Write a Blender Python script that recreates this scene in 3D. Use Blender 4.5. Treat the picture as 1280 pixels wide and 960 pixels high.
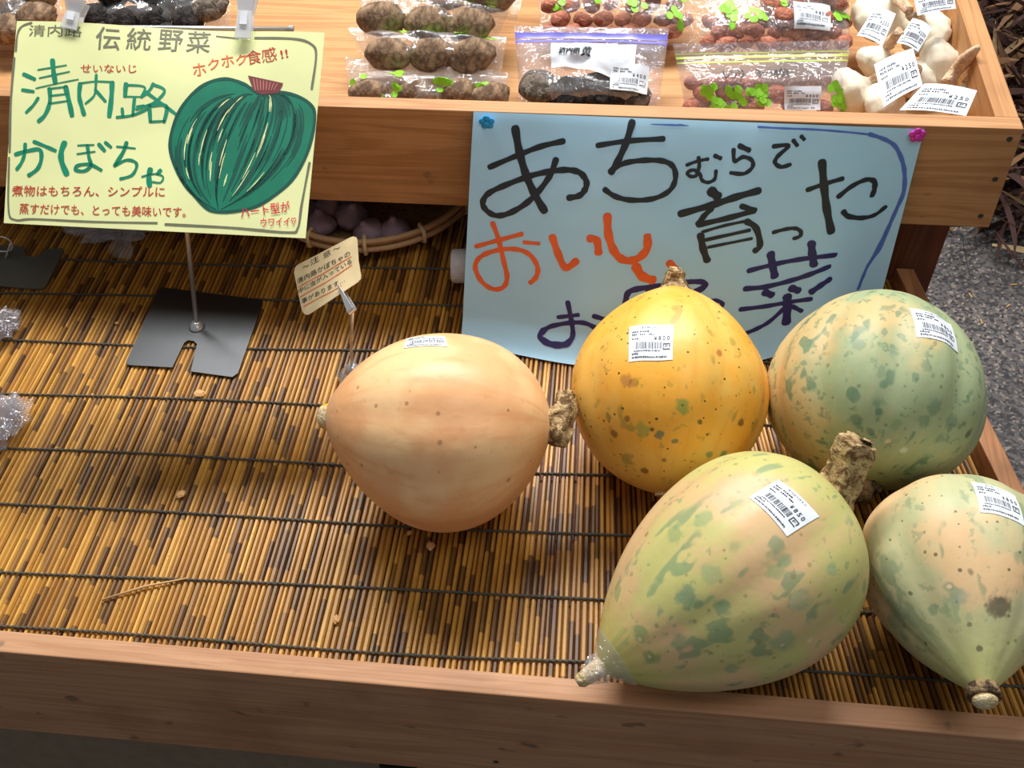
import bpy, bmesh, math, random
from mathutils import Vector, Matrix, noise
from mathutils.bvhtree import BVHTree
for o in list(bpy.data.objects): bpy.data.objects.remove(o)
SC = bpy.context.scene
COL = SC.collection
PI = math.pi
# ---------------------------------------------------------------- camera
FPX = 1300.0
PITCH, YAW, ROLL = 0.8475, -0.1448, -0.0513
CAM = Vector((0.0, -0.3566, 0.7653))
_r = Vector((math.cos(YAW), -math.sin(YAW), 0)); _f0 = Vector((math.sin(YAW), math.cos(YAW), 0))
FWD = _f0 * math.cos(PITCH) + Vector((0, 0, -math.sin(PITCH)))
_u = _r.cross(FWD)
RGT = _r * math.cos(ROLL) + _u * math.sin(ROLL)
UPV = _u * math.cos(ROLL) - _r * math.sin(ROLL)
cd = bpy.data.cameras.new('camera'); cam = bpy.data.objects.new('camera', cd); COL.objects.link(cam)
cd.sensor_width = 36.0; cd.lens = FPX / 1280 * 36.0; cd.clip_start = 0.01
cam.matrix_world = Matrix(((RGT.x, UPV.x, -FWD.x, CAM.x), (RGT.y, UPV.y, -FWD.y, CAM.y), (RGT.z, UPV.z, -FWD.z, CAM.z), (0, 0, 0, 1)))
SC.camera = cam
# ---------------------------------------------------------------- world, lights, exposure
W = bpy.data.worlds.new('world'); SC.world = W; W.use_nodes = True
W.node_tree.nodes['Background'].inputs[0].default_value = (0.93, 0.96, 1.0, 1)
W.node_tree.nodes['Background'].inputs[1].default_value = 0.19
def area(name, loc, target, sx, sy, power, color=(1, 1, 1)):
    l = bpy.data.lights.new(name, 'AREA'); l.shape = 'RECTANGLE'; l.size = sx; l.size_y = sy; l.energy = power; l.color = color
    o = bpy.data.objects.new(name, l); COL.objects.link(o); o.location = loc
    o.rotation_euler = (Vector(target) - Vector(loc)).to_track_quat('-Z', 'Y').to_euler(); return o
area('ceiling_panel_light', (-0.25, 1.72, 2.2), (0, 0.35, 0), 2.2, 0.4, 122, (1, 0.985, 0.955))
area('front_fill_light', (0.5, -0.25, 2.0), (0.1, 0.35, 0), 1.0, 0.6, 8, (0.96, 0.98, 1))  # added overhead fill, brightens the upright front faces
SC.view_settings.view_transform = 'Standard'; SC.view_settings.look = 'None'
SC.view_settings.exposure = 0.0; SC.view_settings.gamma = 1.0; SC.view_settings.use_curve_mapping = False

# ---------------------------------------------------------------- helpers
def ray(x, y):
    return (FWD + RGT * ((x - 640) / FPX) - UPV * ((y - 480) / FPX))
def at(x, y, z=0.0):                # the point at height z seen at this place of the photograph
    d = ray(x, y); return CAM + d * ((z - CAM.z) / d.z)
def aty(x, y, yy):
    d = ray(x, y); return CAM + d * ((yy - CAM.y) / d.y)
def atplane(x, y, p, n):
    d = ray(x, y); return CAM + d * ((p - CAM).dot(n) / d.dot(n))
ORG = {}
def empty(name, loc, label, cat, group=None):
    o = bpy.data.objects.new(name, None); COL.objects.link(o); o.location = loc; o.empty_display_size = 0.02
    o['label'] = label; o['category'] = cat
    if group: o['group'] = group
    ORG[o.name] = Vector(loc); return o
def tag(o, label, cat, group=None):
    o['label'] = label; o['category'] = cat
    if group: o['group'] = group
    return o
class G:                              # geometry collector (world coordinates)
    def __init__(s): s.v = []; s.f = []; s.a = {}
    def add(s, vs, fs):
        n = len(s.v); s.v += [Vector(p) for p in vs]; s.f += [tuple(i + n for i in f) for f in fs]; return s
    def quad(s, a, b, c, d): return s.add([a, b, c, d], [(0, 1, 2, 3)])
    def grid(s, fn, nu, nv, closeu=False):
        n = len(s.v); cu = nu if closeu else nu + 1
        for j in range(nv + 1):
            for i in range(cu): s.v.append(Vector(fn(i / nu, j / nv)))
        for j in range(nv):
            for i in range(nu):
                a = n + j * cu + i; b = n + j * cu + (i + 1) % cu
                s.f.append((a, b, b + cu, a + cu))
        return s
    def tube(s, pts, r, seg=8, caps=True):
        pts = [Vector(p) for p in pts]; n = len(s.v); N = len(pts)
        rr = r if isinstance(r, (list, tuple)) else [r] * N
        ref = None
        for k, p in enumerate(pts):
            t = (pts[min(k + 1, N - 1)] - pts[max(k - 1, 0)]).normalized()
            if ref is None: ref = t.orthogonal().normalized()
            ref = (ref - t * ref.dot(t)).normalized(); b = t.cross(ref)
            for i in range(seg):
                a = 2 * PI * i / seg; s.v.append(p + (ref * math.cos(a) + b * math.sin(a)) * rr[k])
        for k in range(N - 1):
            for i in range(seg):
                a = n + k * seg + i; b2 = n + k * seg + (i + 1) % seg
                s.f.append((a, b2, b2 + seg, a + seg))
        if caps:
            s.f.append(tuple(n + i for i in reversed(range(seg)))); s.f.append(tuple(n + (N - 1) * seg + i for i in range(seg)))
        return s
    def box(s, x0, x1, y0, y1, z0, z1):
        return s.add([(x0, y0, z0), (x1, y0, z0), (x1, y1, z0), (x0, y1, z0), (x0, y0, z1), (x1, y0, z1), (x1, y1, z1), (x0, y1, z1)],
            [(3, 2, 1, 0), (4, 5, 6, 7), (0, 1, 5, 4), (1, 2, 6, 5), (2, 3, 7, 6), (3, 0, 4, 7)])
    def prism(s, poly, off):          # closed polygon (3-D points) extruded by off
        n = len(poly); off = Vector(off)
        return s.add([Vector(p) for p in poly] + [Vector(p) + off for p in poly],
            [tuple(reversed(range(n))), tuple(range(n, 2 * n))] + [(i, (i + 1) % n, n + (i + 1) % n, n + i) for i in range(n)])
    def ball(s, c, rx, ry=None, rz=None, nu=12, nv=8):
        c = Vector(c); ry = ry or rx; rz = rz or rx
        return s.grid(lambda u, v: c + Vector((rx * math.cos(2 * PI * u) * math.sin(PI * v), ry * math.sin(2 * PI * u) * math.sin(PI * v), rz * math.cos(PI * v))), nu, nv, True)
    def build(s, name, mat, parent=None, smooth=False, bevel=0.0, org=None):
        me = bpy.data.meshes.new(name)
        root = parent
        while root is not None and root.parent is not None: root = root.parent
        o0 = ORG.get(root.name, Vector((0, 0, 0))) if root is not None else (org or Vector((0, 0, 0)))
        me.from_pydata([tuple(v - o0) for v in s.v], [], s.f)
        for k, vals in s.a.items():
            at_ = me.attributes.new(k, 'FLOAT_VECTOR', 'POINT'); at_.data.foreach_set('vector', [c for v in vals for c in v])
        if bevel:
            bm = bmesh.new(); bm.from_mesh(me)
            bmesh.ops.recalc_face_normals(bm, faces=bm.faces)
            bmesh.ops.bevel(bm, geom=list(bm.edges), offset=bevel, segments=2, affect='EDGES', profile=0.5); bm.to_mesh(me); bm.free()
        elif not s.a:
            bm = bmesh.new(); bm.from_mesh(me); bmesh.ops.recalc_face_normals(bm, faces=bm.faces); bm.to_mesh(me); bm.free()
        if smooth: me.polygons.foreach_set('use_smooth', [True] * len(me.polygons))
        me.materials.append(mat); me.update()
        o = bpy.data.objects.new(name, me); COL.objects.link(o)
        if parent is not None: o.parent = parent
        elif org is not None: o.location = org; ORG[o.name] = Vector(org)
        return o
def smoothline(p, k=7):
    if len(p) < 3: return [Vector(q) for q in p]
    P = [Vector(q) for q in p]; out = []
    for i in range(len(P) - 1):
        a = P[max(i - 1, 0)]; b = P[i]; c = P[i + 1]; d = P[min(i + 2, len(P) - 1)]
        for j in range(k):
            t = j / k
            out.append(0.5 * ((2 * b) + (c - a) * t + (2 * a - 5 * b + 4 * c - d) * t * t + (3 * b - a - 3 * c + d) * t ** 3))
    out.append(P[-1]); return out

# ---------------------------------------------------------------- materials
class NT:
    def __init__(s, name, rough=0.6, spec=0.5):
        s.m = bpy.data.materials.new(name); s.m.use_nodes = True; s.t = s.m.node_tree; s.b = s.t.nodes['Principled BSDF']
        s.b.inputs['Roughness'].default_value = rough; s.b.inputs['Specular IOR Level'].default_value = spec
    def n(s, typ, **kw):
        nd = s.t.nodes.new(typ)
        for k, v in kw.items():
            if k.startswith('i_'):
                key = k[2:]; key = int(key) if key.isdigit() else key.replace('_', ' ')
                s.set(nd.inputs[key], v)
            else: setattr(nd, k, v)
        return nd
    def set(s, inp, v):
        if isinstance(v, bpy.types.NodeSocket): s.t.links.new(v, inp)
        elif isinstance(v, tuple) and len(v) == 3 and inp.type == 'RGBA': inp.default_value = (*v, 1)
        else: inp.default_value = v
    def math(s, op, a, b=0.0, c=None, clamp=False):
        nd = s.n('ShaderNodeMath', operation=op, use_clamp=clamp); s.set(nd.inputs[0], a); s.set(nd.inputs[1], b)
        if c is not None: s.set(nd.inputs[2], c)
        return nd.outputs[0]
    def mix(s, f, a, b, mode='MIX'):
        nd = s.n('ShaderNodeMix', data_type='RGBA', blend_type=mode); s.set(nd.inputs['Factor'], f); s.set(nd.inputs[6], a); s.set(nd.inputs[7], b); return nd.outputs[2]
    def noise(s, vec, scale, detail=3, rough=0.5, dist=0.0, out=0):
        nd = s.n('ShaderNodeTexNoise'); s.set(nd.inputs['Vector'], vec); nd.inputs['Scale'].default_value = scale
        nd.inputs['Detail'].default_value = detail; nd.inputs['Roughness'].default_value = rough; nd.inputs['Distortion'].default_value = dist; return nd.outputs[out]
    def ramp(s, v, a, b, lo=0.0, hi=1.0):     # smooth threshold
        nd = s.n('ShaderNodeMapRange', interpolation_type='SMOOTHSTEP'); s.set(nd.inputs[0], v); nd.inputs[1].default_value = a; nd.inputs[2].default_value = b
        nd.inputs[3].default_value = lo; nd.inputs[4].default_value = hi; return nd.outputs[0]
    def scale(s, vec, sc):
        nd = s.n('ShaderNodeMapping'); s.set(nd.inputs[0], vec); nd.inputs['Scale'].default_value = sc; return nd.outputs[0]
    def obj(s): return s.n('ShaderNodeTexCoord').outputs['Object']
    def attr(s, name): return s.n('ShaderNodeAttribute', attribute_name=name).outputs['Vector']
    def rand(s): return s.n('ShaderNodeObjectInfo').outputs['Random']
    def color(s, c): s.set(s.b.inputs['Base Color'], c); return s
    def bump(s, h, strength=0.3, dist=0.002):
        nd = s.n('ShaderNodeBump'); nd.inputs['Strength'].default_value = strength; nd.inputs['Distance'].default_value = dist
        s.set(nd.inputs['Height'], h); s.t.links.new(nd.outputs[0], s.b.inputs['Normal']); return s
def lin(r, g, b): return tuple(((c / 255 + 0.055) / 1.055) ** 2.4 if c > 10 else c / 255 / 12.92 for c in (r, g, b))
def plain(name, c, rough=0.6, metal=0.0, bump=0.0, bscale=60, spec=0.5):
    k = NT(name, rough, spec); k.b.inputs['Metallic'].default_value = metal
    o = k.obj(); nz = k.noise(o, bscale, 3)
    k.color(k.mix(k.ramp(nz, 0.3, 0.7), tuple(x * 0.9 for x in c), tuple(min(1, x * 1.07) for x in c)))
    if bump: k.bump(nz, bump)
    return k.m
def wood(name, c1, c2, axis='x', scale=1.0, stain=0.25, rough=0.55):
    k = NT(name, rough, 0.35); o = k.obj()
    st = {'x': (0.5, 7, 7), 'y': (7, 0.5, 7), 'z': (7, 7, 0.5)}[axis]
    v = k.scale(o, tuple(a * scale for a in st))
    big = k.noise(v, 3.0, 4, 0.55, 1.2)
    ring = k.math('SINE', k.math('MULTIPLY', big, 38.0)); ring = k.ramp(ring, -0.6, 1.0)
    fine = k.noise(k.scale(v, (1, 6, 6) if axis == 'x' else (6, 1, 6) if axis == 'y' else (6, 6, 1)), 12.0, 3)
    c = k.mix(k.math('MULTIPLY', ring, 0.55), c1, c2)
    c = k.mix(k.ramp(fine, 0.35, 0.75, 0, 0.35), c, tuple(x * 0.7 for x in c2))
    blot = k.noise(o, 9.0, 3, 0.6); c = k.mix(k.ramp(blot, 0.45, 0.75, 0, stain), c, tuple(x * 0.5 for x in c2))
    blot2 = k.noise(k.scale(o, (1.3, 1.3, 2)), 22.0, 2, 0.5); c = k.mix(k.ramp(blot2, 0.68, 0.74, 0, stain * 1.6), c, (0.10, 0.07, 0.045))
    k.color(c).bump(fine, 0.15, 0.001); return k.m
M = {}
M['wood_front'] = wood('box_wood', lin(198, 146, 98), lin(166, 114, 68), 'x')
M['wood_side'] = wood('box_side_wood', lin(196, 142, 90), lin(166, 112, 64), 'y')
M['wood_floor'] = wood('box_floor_wood', lin(204, 154, 100), lin(172, 116, 66), 'x', 1.5, 0.1)
M['rail'] = wood('rail_wood', lin(196, 148, 110), lin(172, 120, 82), 'x', 1.0, 0.4)
M['rail_side'] = wood('side_rail_wood', lin(176, 120, 76), lin(128, 80, 46), 'y', 1.0, 0.6)
M['post'] = wood('post_wood', lin(120, 66, 40), lin(88, 44, 26), 'z', 1.0, 0.2)
M['panel'] = plain('grey_brown_panel', lin(142, 124, 104), 0.7)
M['black'] = plain('black', (0.006, 0.006, 0.006), 0.6)
M['steel'] = plain('brushed_steel', (0.72, 0.72, 0.72), 0.3, 0.75, 0.05, 30)
M['dark_steel'] = plain('dark_steel', (0.085, 0.09, 0.095), 0.34, 0.85, 0.08, 14)
M['grey_steel'] = plain('grey_steel', (0.24, 0.26, 0.22), 0.5, 0.8, 0.03, 14)
M['screw'] = plain('screw_steel', (0.08, 0.08, 0.07), 0.5, 0.6)
M['yellow_card'] = plain('yellow_card', lin(240, 244, 176), 0.6, 0, 0.0, 8)
M['cream_card'] = plain('cream_card', lin(236, 212, 164), 0.5)
M['ink_black'] = plain('black_ink', lin(36, 42, 46), 0.5)
M['ink_navy'] = plain('navy_ink', lin(44, 40, 104), 0.5)
M['ink_blue'] = plain('blue_ink', lin(84, 116, 196), 0.5)
M['ink_orange'] = plain('orange_ink', lin(236, 102, 44), 0.5)
M['ink_green'] = plain('green_ink', lin(0, 140, 104), 0.5)
M['ink_mid_green'] = plain('mid_green_ink', lin(0, 124, 94), 0.5)
M['ink_deep_green'] = plain('deep_green_ink', lin(0, 84, 70), 0.5)
M['ink_grey'] = plain('grey_ink', lin(118, 118, 96), 0.5)
M['ink_red'] = plain('red_ink', lin(200, 62, 40), 0.5)
M['ink_pink'] = plain('pink_ink', lin(222, 40, 64), 0.5)
M['ink_stem'] = plain('brown_red_ink', lin(126, 56, 58), 0.5)
M['ink_stem_light'] = plain('light_stem_ink', lin(190, 120, 110), 0.5)
M['label'] = plain('label_paper', lin(232, 238, 246), 0.45)
M['print'] = plain('label_print', lin(60, 62, 74), 0.6)
M['cord'] = plain('mat_cord', lin(80, 78, 68), 0.85, 0, 0.3, 900)
M['clover'] = plain('clover_print', lin(140, 212, 40), 0.5)
M['white_plastic'] = plain('white_plastic', lin(226, 228, 232), 0.4)
M['straw'] = plain('straw', lin(206, 164, 108), 0.7)
M['crumb'] = plain('crumb', lin(220, 170, 110), 0.8, 0, 0.3, 300)
M['zip_blue'] = plain('blue_zip', lin(120, 116, 206), 0.3)
M['zip_green'] = plain('green_zip', lin(190, 208, 96), 0.3)
M['pin_blue'] = plain('blue_pin', lin(30, 160, 222), 0.3)
M['pin_pink'] = plain('pink_pin', lin(212, 52, 170), 0.3)
def paper_blue():
    k = NT('blue_poster_paper', 0.5, 0.4); o = k.obj()
    k.color(k.mix(k.ramp(k.noise(o, 5, 3), 0.3, 0.7), lin(172, 222, 250), lin(186, 230, 255)))
    k.bump(k.noise(o, 9, 2), 0.5, 0.01); return k.m
M['poster'] = paper_blue()
def film(name, tint=(1, 1, 1), haze=0.12, bscale=60, bstr=0.8):
    m = bpy.data.materials.new(name); m.use_nodes = True; t = m.node_tree; t.nodes.clear()
    N = t.nodes.new; out = N('ShaderNodeOutputMaterial'); tr = N('ShaderNodeBsdfTransparent'); gl = N('ShaderNodeBsdfGlossy'); df = N('ShaderNodeBsdfDiffuse')
    tr.inputs[0].default_value = (*tint, 1); gl.inputs['Roughness'].default_value = 0.08; gl.inputs[0].default_value = (1, 1, 1, 1); df.inputs[0].default_value = (0.85, 0.86, 0.88, 1)
    tc = N('ShaderNodeTexCoord'); nz = N('ShaderNodeTexNoise'); nz.inputs['Scale'].default_value = bscale; nz.inputs['Detail'].default_value = 3; nz.inputs['Distortion'].default_value = 1.5
    t.links.new(tc.outputs['Object'], nz.inputs['Vector']); bp = N('ShaderNodeBump'); bp.inputs['Strength'].default_value = bstr; bp.inputs['Distance'].default_value = 0.006
    t.links.new(nz.outputs[0], bp.inputs['Height']); t.links.new(bp.outputs[0], gl.inputs['Normal'])
    lw = N('ShaderNodeLayerWeight'); pw = N('ShaderNodeMath'); pw.operation = 'POWER'; t.links.new(lw.outputs['Facing'], pw.inputs[0]); pw.inputs[1].default_value = 3.0
    fr = N('ShaderNodeMath'); fr.operation = 'MULTIPLY_ADD'; t.links.new(pw.outputs[0], fr.inputs[0]); fr.inputs[1].default_value = 0.6; fr.inputs[2].default_value = 0.085
    mh = N('ShaderNodeMixShader'); mh.inputs[0].default_value = haze; t.links.new(tr.outputs[0], mh.inputs[1]); t.links.new(df.outputs[0], mh.inputs[2])
    mx = N('ShaderNodeMixShader'); t.links.new(fr.outputs[0], mx.inputs[0]); t.links.new(mh.outputs[0], mx.inputs[1]); t.links.new(gl.outputs[0], mx.inputs[2]); t.links.new(mx.outputs[0], out.inputs[0]); return m
M['film'] = film('clear_film'); M['film_purple'] = film('ziplock_film', (0.97, 0.95, 0.99), 0.13)
M['film_wrap'] = film('cling_film', (0.97, 0.97, 1), 0.16, 160, 0.9)
M['clip'] = film('frosted_clip', (0.95, 0.95, 0.95), 0.55, 20, 0.05)

def slat_mat():
    k = NT('bamboo_slat', 0.42, 0.45); o = k.obj(); r = k.rand()
    sx = k.n('ShaderNodeSeparateXYZ', i_0=o)
    y = sx.outputs[1]
    def seg(sc, mul):
        q = k.math('FLOOR', k.math('ADD', k.math('MULTIPLY', y, sc), k.math('MULTIPLY', r, mul)))
        wn = k.n('ShaderNodeTexWhiteNoise', noise_dimensions='2D'); cb = k.n('ShaderNodeCombineXYZ', i_0=q, i_1=k.math('MULTIPLY', r, 91.7)); k.set(wn.inputs['Vector'], cb.outputs[0]); return wn.outputs['Value']
    a = seg(26, 517.3); b = seg(9, 317.7)
    cb = k.n('ShaderNodeCombineXYZ', i_0=k.math('MULTIPLY', r, 733.0), i_1=k.math('MULTIPLY', y, 14.0), i_2=0.0)
    wv = k.noise(cb.outputs[0], 1.0, 3, 0.6)
    base = k.mix(r, lin(160, 108, 38), lin(216, 164, 74))
    base = k.mix(k.ramp(b, 0.3, 1.0, 0, 0.6), base, lin(192, 134, 48))
    base = k.mix(k.ramp(wv, 0.35, 0.8, 0, 0.6), base, lin(120, 70, 30))
    d = k.math('GREATER_THAN', a, 0.80); base = k.mix(k.math('MULTIPLY', d, k.math('MULTIPLY_ADD', wv, 0.7, 0.42)), base, lin(66, 40, 28))
    d2 = k.math('GREATER_THAN', b, 0.90); base = k.mix(k.math('MULTIPLY', d2, 0.6), base, lin(104, 72, 48))
    sp = k.noise(o, 420, 2, 0.6); base = k.mix(k.ramp(sp, 0.66, 0.72, 0, 0.6), base, lin(60, 38, 24))
    k.color(base).bump(k.noise(o, 500, 2), 0.15, 0.0005); return k.m
M['slat'] = slat_mat()

def floor_mat():
    k = NT('asphalt_floor', 0.85, 0.3); o = k.obj()
    v = k.n('ShaderNodeTexVoronoi'); k.set(v.inputs['Vector'], o); v.inputs['Scale'].default_value = 190
    g = k.n('ShaderNodeSeparateColor', i_0=v.outputs['Color'])
    c = k.mix(k.ramp(g.outputs[0], 0.0, 1.0), lin(60, 58, 60), lin(120, 114, 112))
    c = k.mix(k.ramp(g.outputs[1], 0.82, 0.95, 0, 0.8), c, lin(176, 160, 146))
    c = k.mix(k.ramp(k.noise(o, 5, 3), 0.35, 0.7, 0, 0.4), c, lin(62, 62, 66))
    k.color(c).bump(v.outputs[0], 0.5, 0.004); return k.m
M['floor'] = floor_mat()

def pumpkin_mat(name, c1, c2, pmix, streak, streak_amt, spot, spot_amt, freck, freck_amt, tip, tip_s, rough=0.5, side=None, blot=None, spot_scale=52, fs=120, sth=0.60, s2th=0.60, fth=0.60):
    """c1/c2 large patches, streaks along ribs, blotches of spot colour, fine freckles, tip colour at the blossom end"""
    k = NT(name, rough, 0.4); ax = k.attr('ax'); rb = k.attr('rb')
    s = k.n('ShaderNodeSeparateXYZ', i_0=rb)
    big = k.noise(ax, 13, 3, 0.55)
    if side is not None:
        dp = k.n('ShaderNodeVectorMath', operation='DOT_PRODUCT'); k.set(dp.inputs[0], rb); dp.inputs[1].default_value = side
        big = k.math('ADD', big, k.math('MULTIPLY', dp.outputs['Value'], 0.22))
    c = k.mix(k.ramp(big, pmix - 0.09, pmix + 0.09), c1, c2)
    rv = k.scale(rb, (1, 1, 0.45))
    st = k.noise(rv, 7, 4, 0.5)
    c = k.mix(k.ramp(st, 0.52, 0.68, 0, streak_amt), c, streak)
    st2 = k.noise(rv, 16, 2, 0.5); c = k.mix(k.ramp(st2, 0.5, 0.75, 0, streak_amt * 0.3), c, tuple(min(1, x * 1.18) for x in c1))
    sv = k.scale(rb, (1, 1, 1.0))
    # spots in bands
    sp = k.noise(k.scale(ax, (1, 1, 0.62)), spot_scale, 2, 0.45); band = k.noise(rv, 4.5, 1)
    m = k.math('MULTIPLY', k.ramp(sp, sth, sth + 0.05), k.ramp(band, 0.42, 0.52)); c = k.mix(k.math('MULTIPLY', m, spot_amt), c, spot)
    sp2 = k.noise(ax, 120, 2, 0.6); m2 = k.math('MULTIPLY', k.ramp(sp2, s2th, s2th + 0.06), k.ramp(k.noise(rv, 5, 2), 0.45, 0.55)); c = k.mix(k.math('MULTIPLY', m2, spot_amt * 0.75), c, spot)
    v = k.n('ShaderNodeTexVoronoi'); k.set(v.inputs['Vector'], ax); v.inputs['Scale'].default_value = fs; v.inputs['Randomness'].default_value = 1
    vc = k.n('ShaderNodeSeparateColor', i_0=v.outputs['Color'])
    fm = k.math('MULTIPLY', k.ramp(k.math('SUBTRACT', v.outputs[0], k.math('MULTIPLY', vc.outputs[1], 0.14)), 0.06, 0.14, 1, 0), k.ramp(vc.outputs[0], fth, fth + 0.04)); c = k.mix(k.math('MULTIPLY', fm, freck_amt), c, freck)
    c = k.mix(k.ramp(s.outputs[2], tip_s, 0.0, 0, 0.85), c, tip)
    for (cx, cy, cz, r0, cc) in (blot or []):
        d = k.n('ShaderNodeVectorMath', operation='DISTANCE'); k.set(d.inputs[0], ax); d.inputs[1].default_value = (cx, cy, cz)
        dd = k.math('ADD', d.outputs['Value'], k.math('MULTIPLY', k.noise(ax, 220, 2), r0 * 0.7))
        c = k.mix(k.ramp(dd, r0 * 1.0, r0 * 1.4, 0.9, 0), c, cc)
    h = k.math('ADD', k.noise(ax, 22, 3), k.math('MULTIPLY', k.noise(ax, 60, 3), 0.4))
    k.color(c).bump(h, 0.25, 0.004)
    return k.m

# ---------------------------------------------------------------- text and brush strokes
_tc = {}
def text2d(s, weight=0.0):
    key = (s, weight)
    if key in _tc: return _tc[key]
    cu = bpy.data.curves.new('t', 'FONT'); cu.body = s; cu.size = 1.0; cu.resolution_u = 2; cu.offset = weight
    o = bpy.data.objects.new('t', cu); COL.objects.link(o)
    dg = bpy.context.evaluated_depsgraph_get(); me = bpy.data.meshes.new_from_object(o.evaluated_get(dg))
    vs = [(v.co.x, v.co.y) for v in me.vertices]; fs = [tuple(p.vertices) for p in me.polygons]
    bpy.data.objects.remove(o); bpy.data.curves.remove(cu); bpy.data.meshes.remove(me)
    _tc[key] = (vs, fs); return vs, fs
class Ink:                            # flat print in the sheet's own coordinates (pu, pv)
    def __init__(s): s.v = []; s.f = []
    def poly(s, pts): n = len(s.v); s.v += [tuple(p) for p in pts]; s.f.append(tuple(range(n, n + len(pts))))
    def rect(s, x0, y0, x1, y1): s.poly([(x0, y0), (x1, y0), (x1, y1), (x0, y1)])
    def text(s, t, P0, P1, h, weight=0.0):   # between baseline points P0, P1 with glyph height h
        vs, fs = text2d(t, weight)
        if not vs: return
        x0 = min(v[0] for v in vs); x1 = max(v[0] for v in vs); y0 = min(v[1] for v in vs); y1 = max(v[1] for v in vs)
        P0 = Vector(P0); P1 = Vector(P1); e = (P1 - P0); up = Vector((-e.y, e.x)).normalized() * h
        if UPSIGN[0] < 0: up = -up
        n = len(s.v)
        for a, b in vs:
            q = P0 + e * ((a - x0) / (x1 - x0)) + up * ((b - y0) / (y1 - y0)); s.v.append((q.x, q.y))
        s.f += [tuple(i + n for i in f) for f in fs]
    def bold(s, t, P0, P1, h, d):      # thick pen: the same glyphs laid down a few times
        for dx, dy in ((0, 0), (d, 0), (0, d), (d, d), (-d, d * 0.5)): s.text(t, (P0[0] + dx, P0[1] + dy), (P1[0] + dx, P1[1] + dy), h)
    def stroke(s, pts, w, k=7, taper=False):
        P = smoothline([Vector((a, b)) for a, b in pts], k) if len(pts) > 2 else [Vector(pts[0]).lerp(Vector(pts[1]), j / 5) for j in range(6)]
        n = len(P); L = []; R = []
        for i, p in enumerate(P):
            t = (P[min(i + 1, n - 1)] - P[max(i - 1, 0)])
            if t.length < 1e-9: t = Vector((1, 0))
            t.normalize(); nn = Vector((-t.y, t.x)); ww = w * 0.5 * (1 + 0.10 * math.sin(i * 0.9 + pts[0][0]))
            if taper: ww *= math.sin(PI * (0.08 + 0.84 * i / (n - 1)))
            L.append(p + nn * ww); R.append(p - nn * ww)
        for i in range(n - 1): s.poly([L[i], L[i + 1], R[i + 1], R[i]])
        for c, d in ((P[0], (P[0] - P[1])), (P[-1], (P[-1] - P[-2]))):      # blunt rounded caps
            if d.length < 1e-9: continue
            d = d.normalized(); nn = Vector((-d.y, d.x)); h = w * 0.5 * (0.6 if taper else 1)
            if not taper: s.poly([c + nn * h * 0.98, c + (nn * 0.7 + d * 0.45) * h, c + d * h * 0.6, c + (-nn * 0.7 + d * 0.45) * h, c - nn * h * 0.98])
    def build(s, name, fn, mat, parent, kind=None):
        g = G(); g.v = [Vector(fn(a, b)) for a, b in s.v]; g.f = s.f
        o = g.build(name, mat, parent)
        if kind: o['kind'] = kind
        return o
UPSIGN = [1]
def price_print(price, name='', dens=1.0):   # ink in label space: 40 x 30 (mm), origin bottom-left
    k = Ink(); rnd = random.Random(sum(map(ord, price))); UPSIGN[0] = 1
    k.text(name or '清内路かぼちゃ', (11, 26.3), (29, 26.3), 2.1, 0.0)
    def dash(x0, x1, y, h):           # print too small to read
        x = x0
        while x < x1:
            w = rnd.uniform(0.7, 1.5); k.rect(x, y + rnd.uniform(0, 0.3), x + w, y + h * rnd.uniform(0.5, 1)); k.rect(x, y, x + w * 0.35, y + h); x += w + rnd.uniform(0.25, 0.6)
    dash(3, 8, 23, 1.9); dash(10, 18, 23, 1.8); dash(3, 8, 20.4, 1.8); dash(10, 15, 20.4, 1.7); dash(18, 22, 20.4, 1.7); dash(3, 8, 17, 1.5)
    for ci, ch in enumerate(price): k.text(ch, (23.2 + ci * 3.8, 16.0), (25.6 + ci * 3.8, 16.0), 3.8, 0.012)
    x = 6.0
    while x < 29:
        w = rnd.choice((0.3, 0.5, 0.8)); k.rect(x, 9.2, x + w, 14.6); x += w + rnd.choice((0.35, 0.5, 0.8))
    dash(5, 28, 7.0, 1.2)
    for (a, b, c, d) in ((31, 8.2, 37.5, 9), (31, 12.6, 37.5, 13.4), (31, 8.2, 31.8, 13.4), (36.7, 10, 37.5, 13.4)): k.rect(a, b, c, d)
    k.text('P', (33, 9.8), (35.4, 9.8), 2.2)
    dash(3, 9, 4.6, 1.5); dash(3, 34, 2.0, 1.5)
    return k
PRINTS = {}
def sticker(fn, price, parent, name='price_sticker', nm='', nu=8, nv=6):
    """fn(u, v, off): u, v in 0..1 from bottom-left of the label"""
    g = G().grid(lambda u, v: fn(u, v, 0.0), nu, nv); s = g.build(name, M['label'], parent, smooth=True)
    k = PRINTS.setdefault((price, nm), price_print(price, nm))
    k.build('label_print', lambda a, b: fn(a / 40, b / 30, 0.00025), M['print'], s); return s

# ================================================================ large structure
fl = G().box(-4, 4, -3, 6, -0.77, -0.75).build('floor', M['floor']); fl['kind'] = 'structure'

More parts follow.
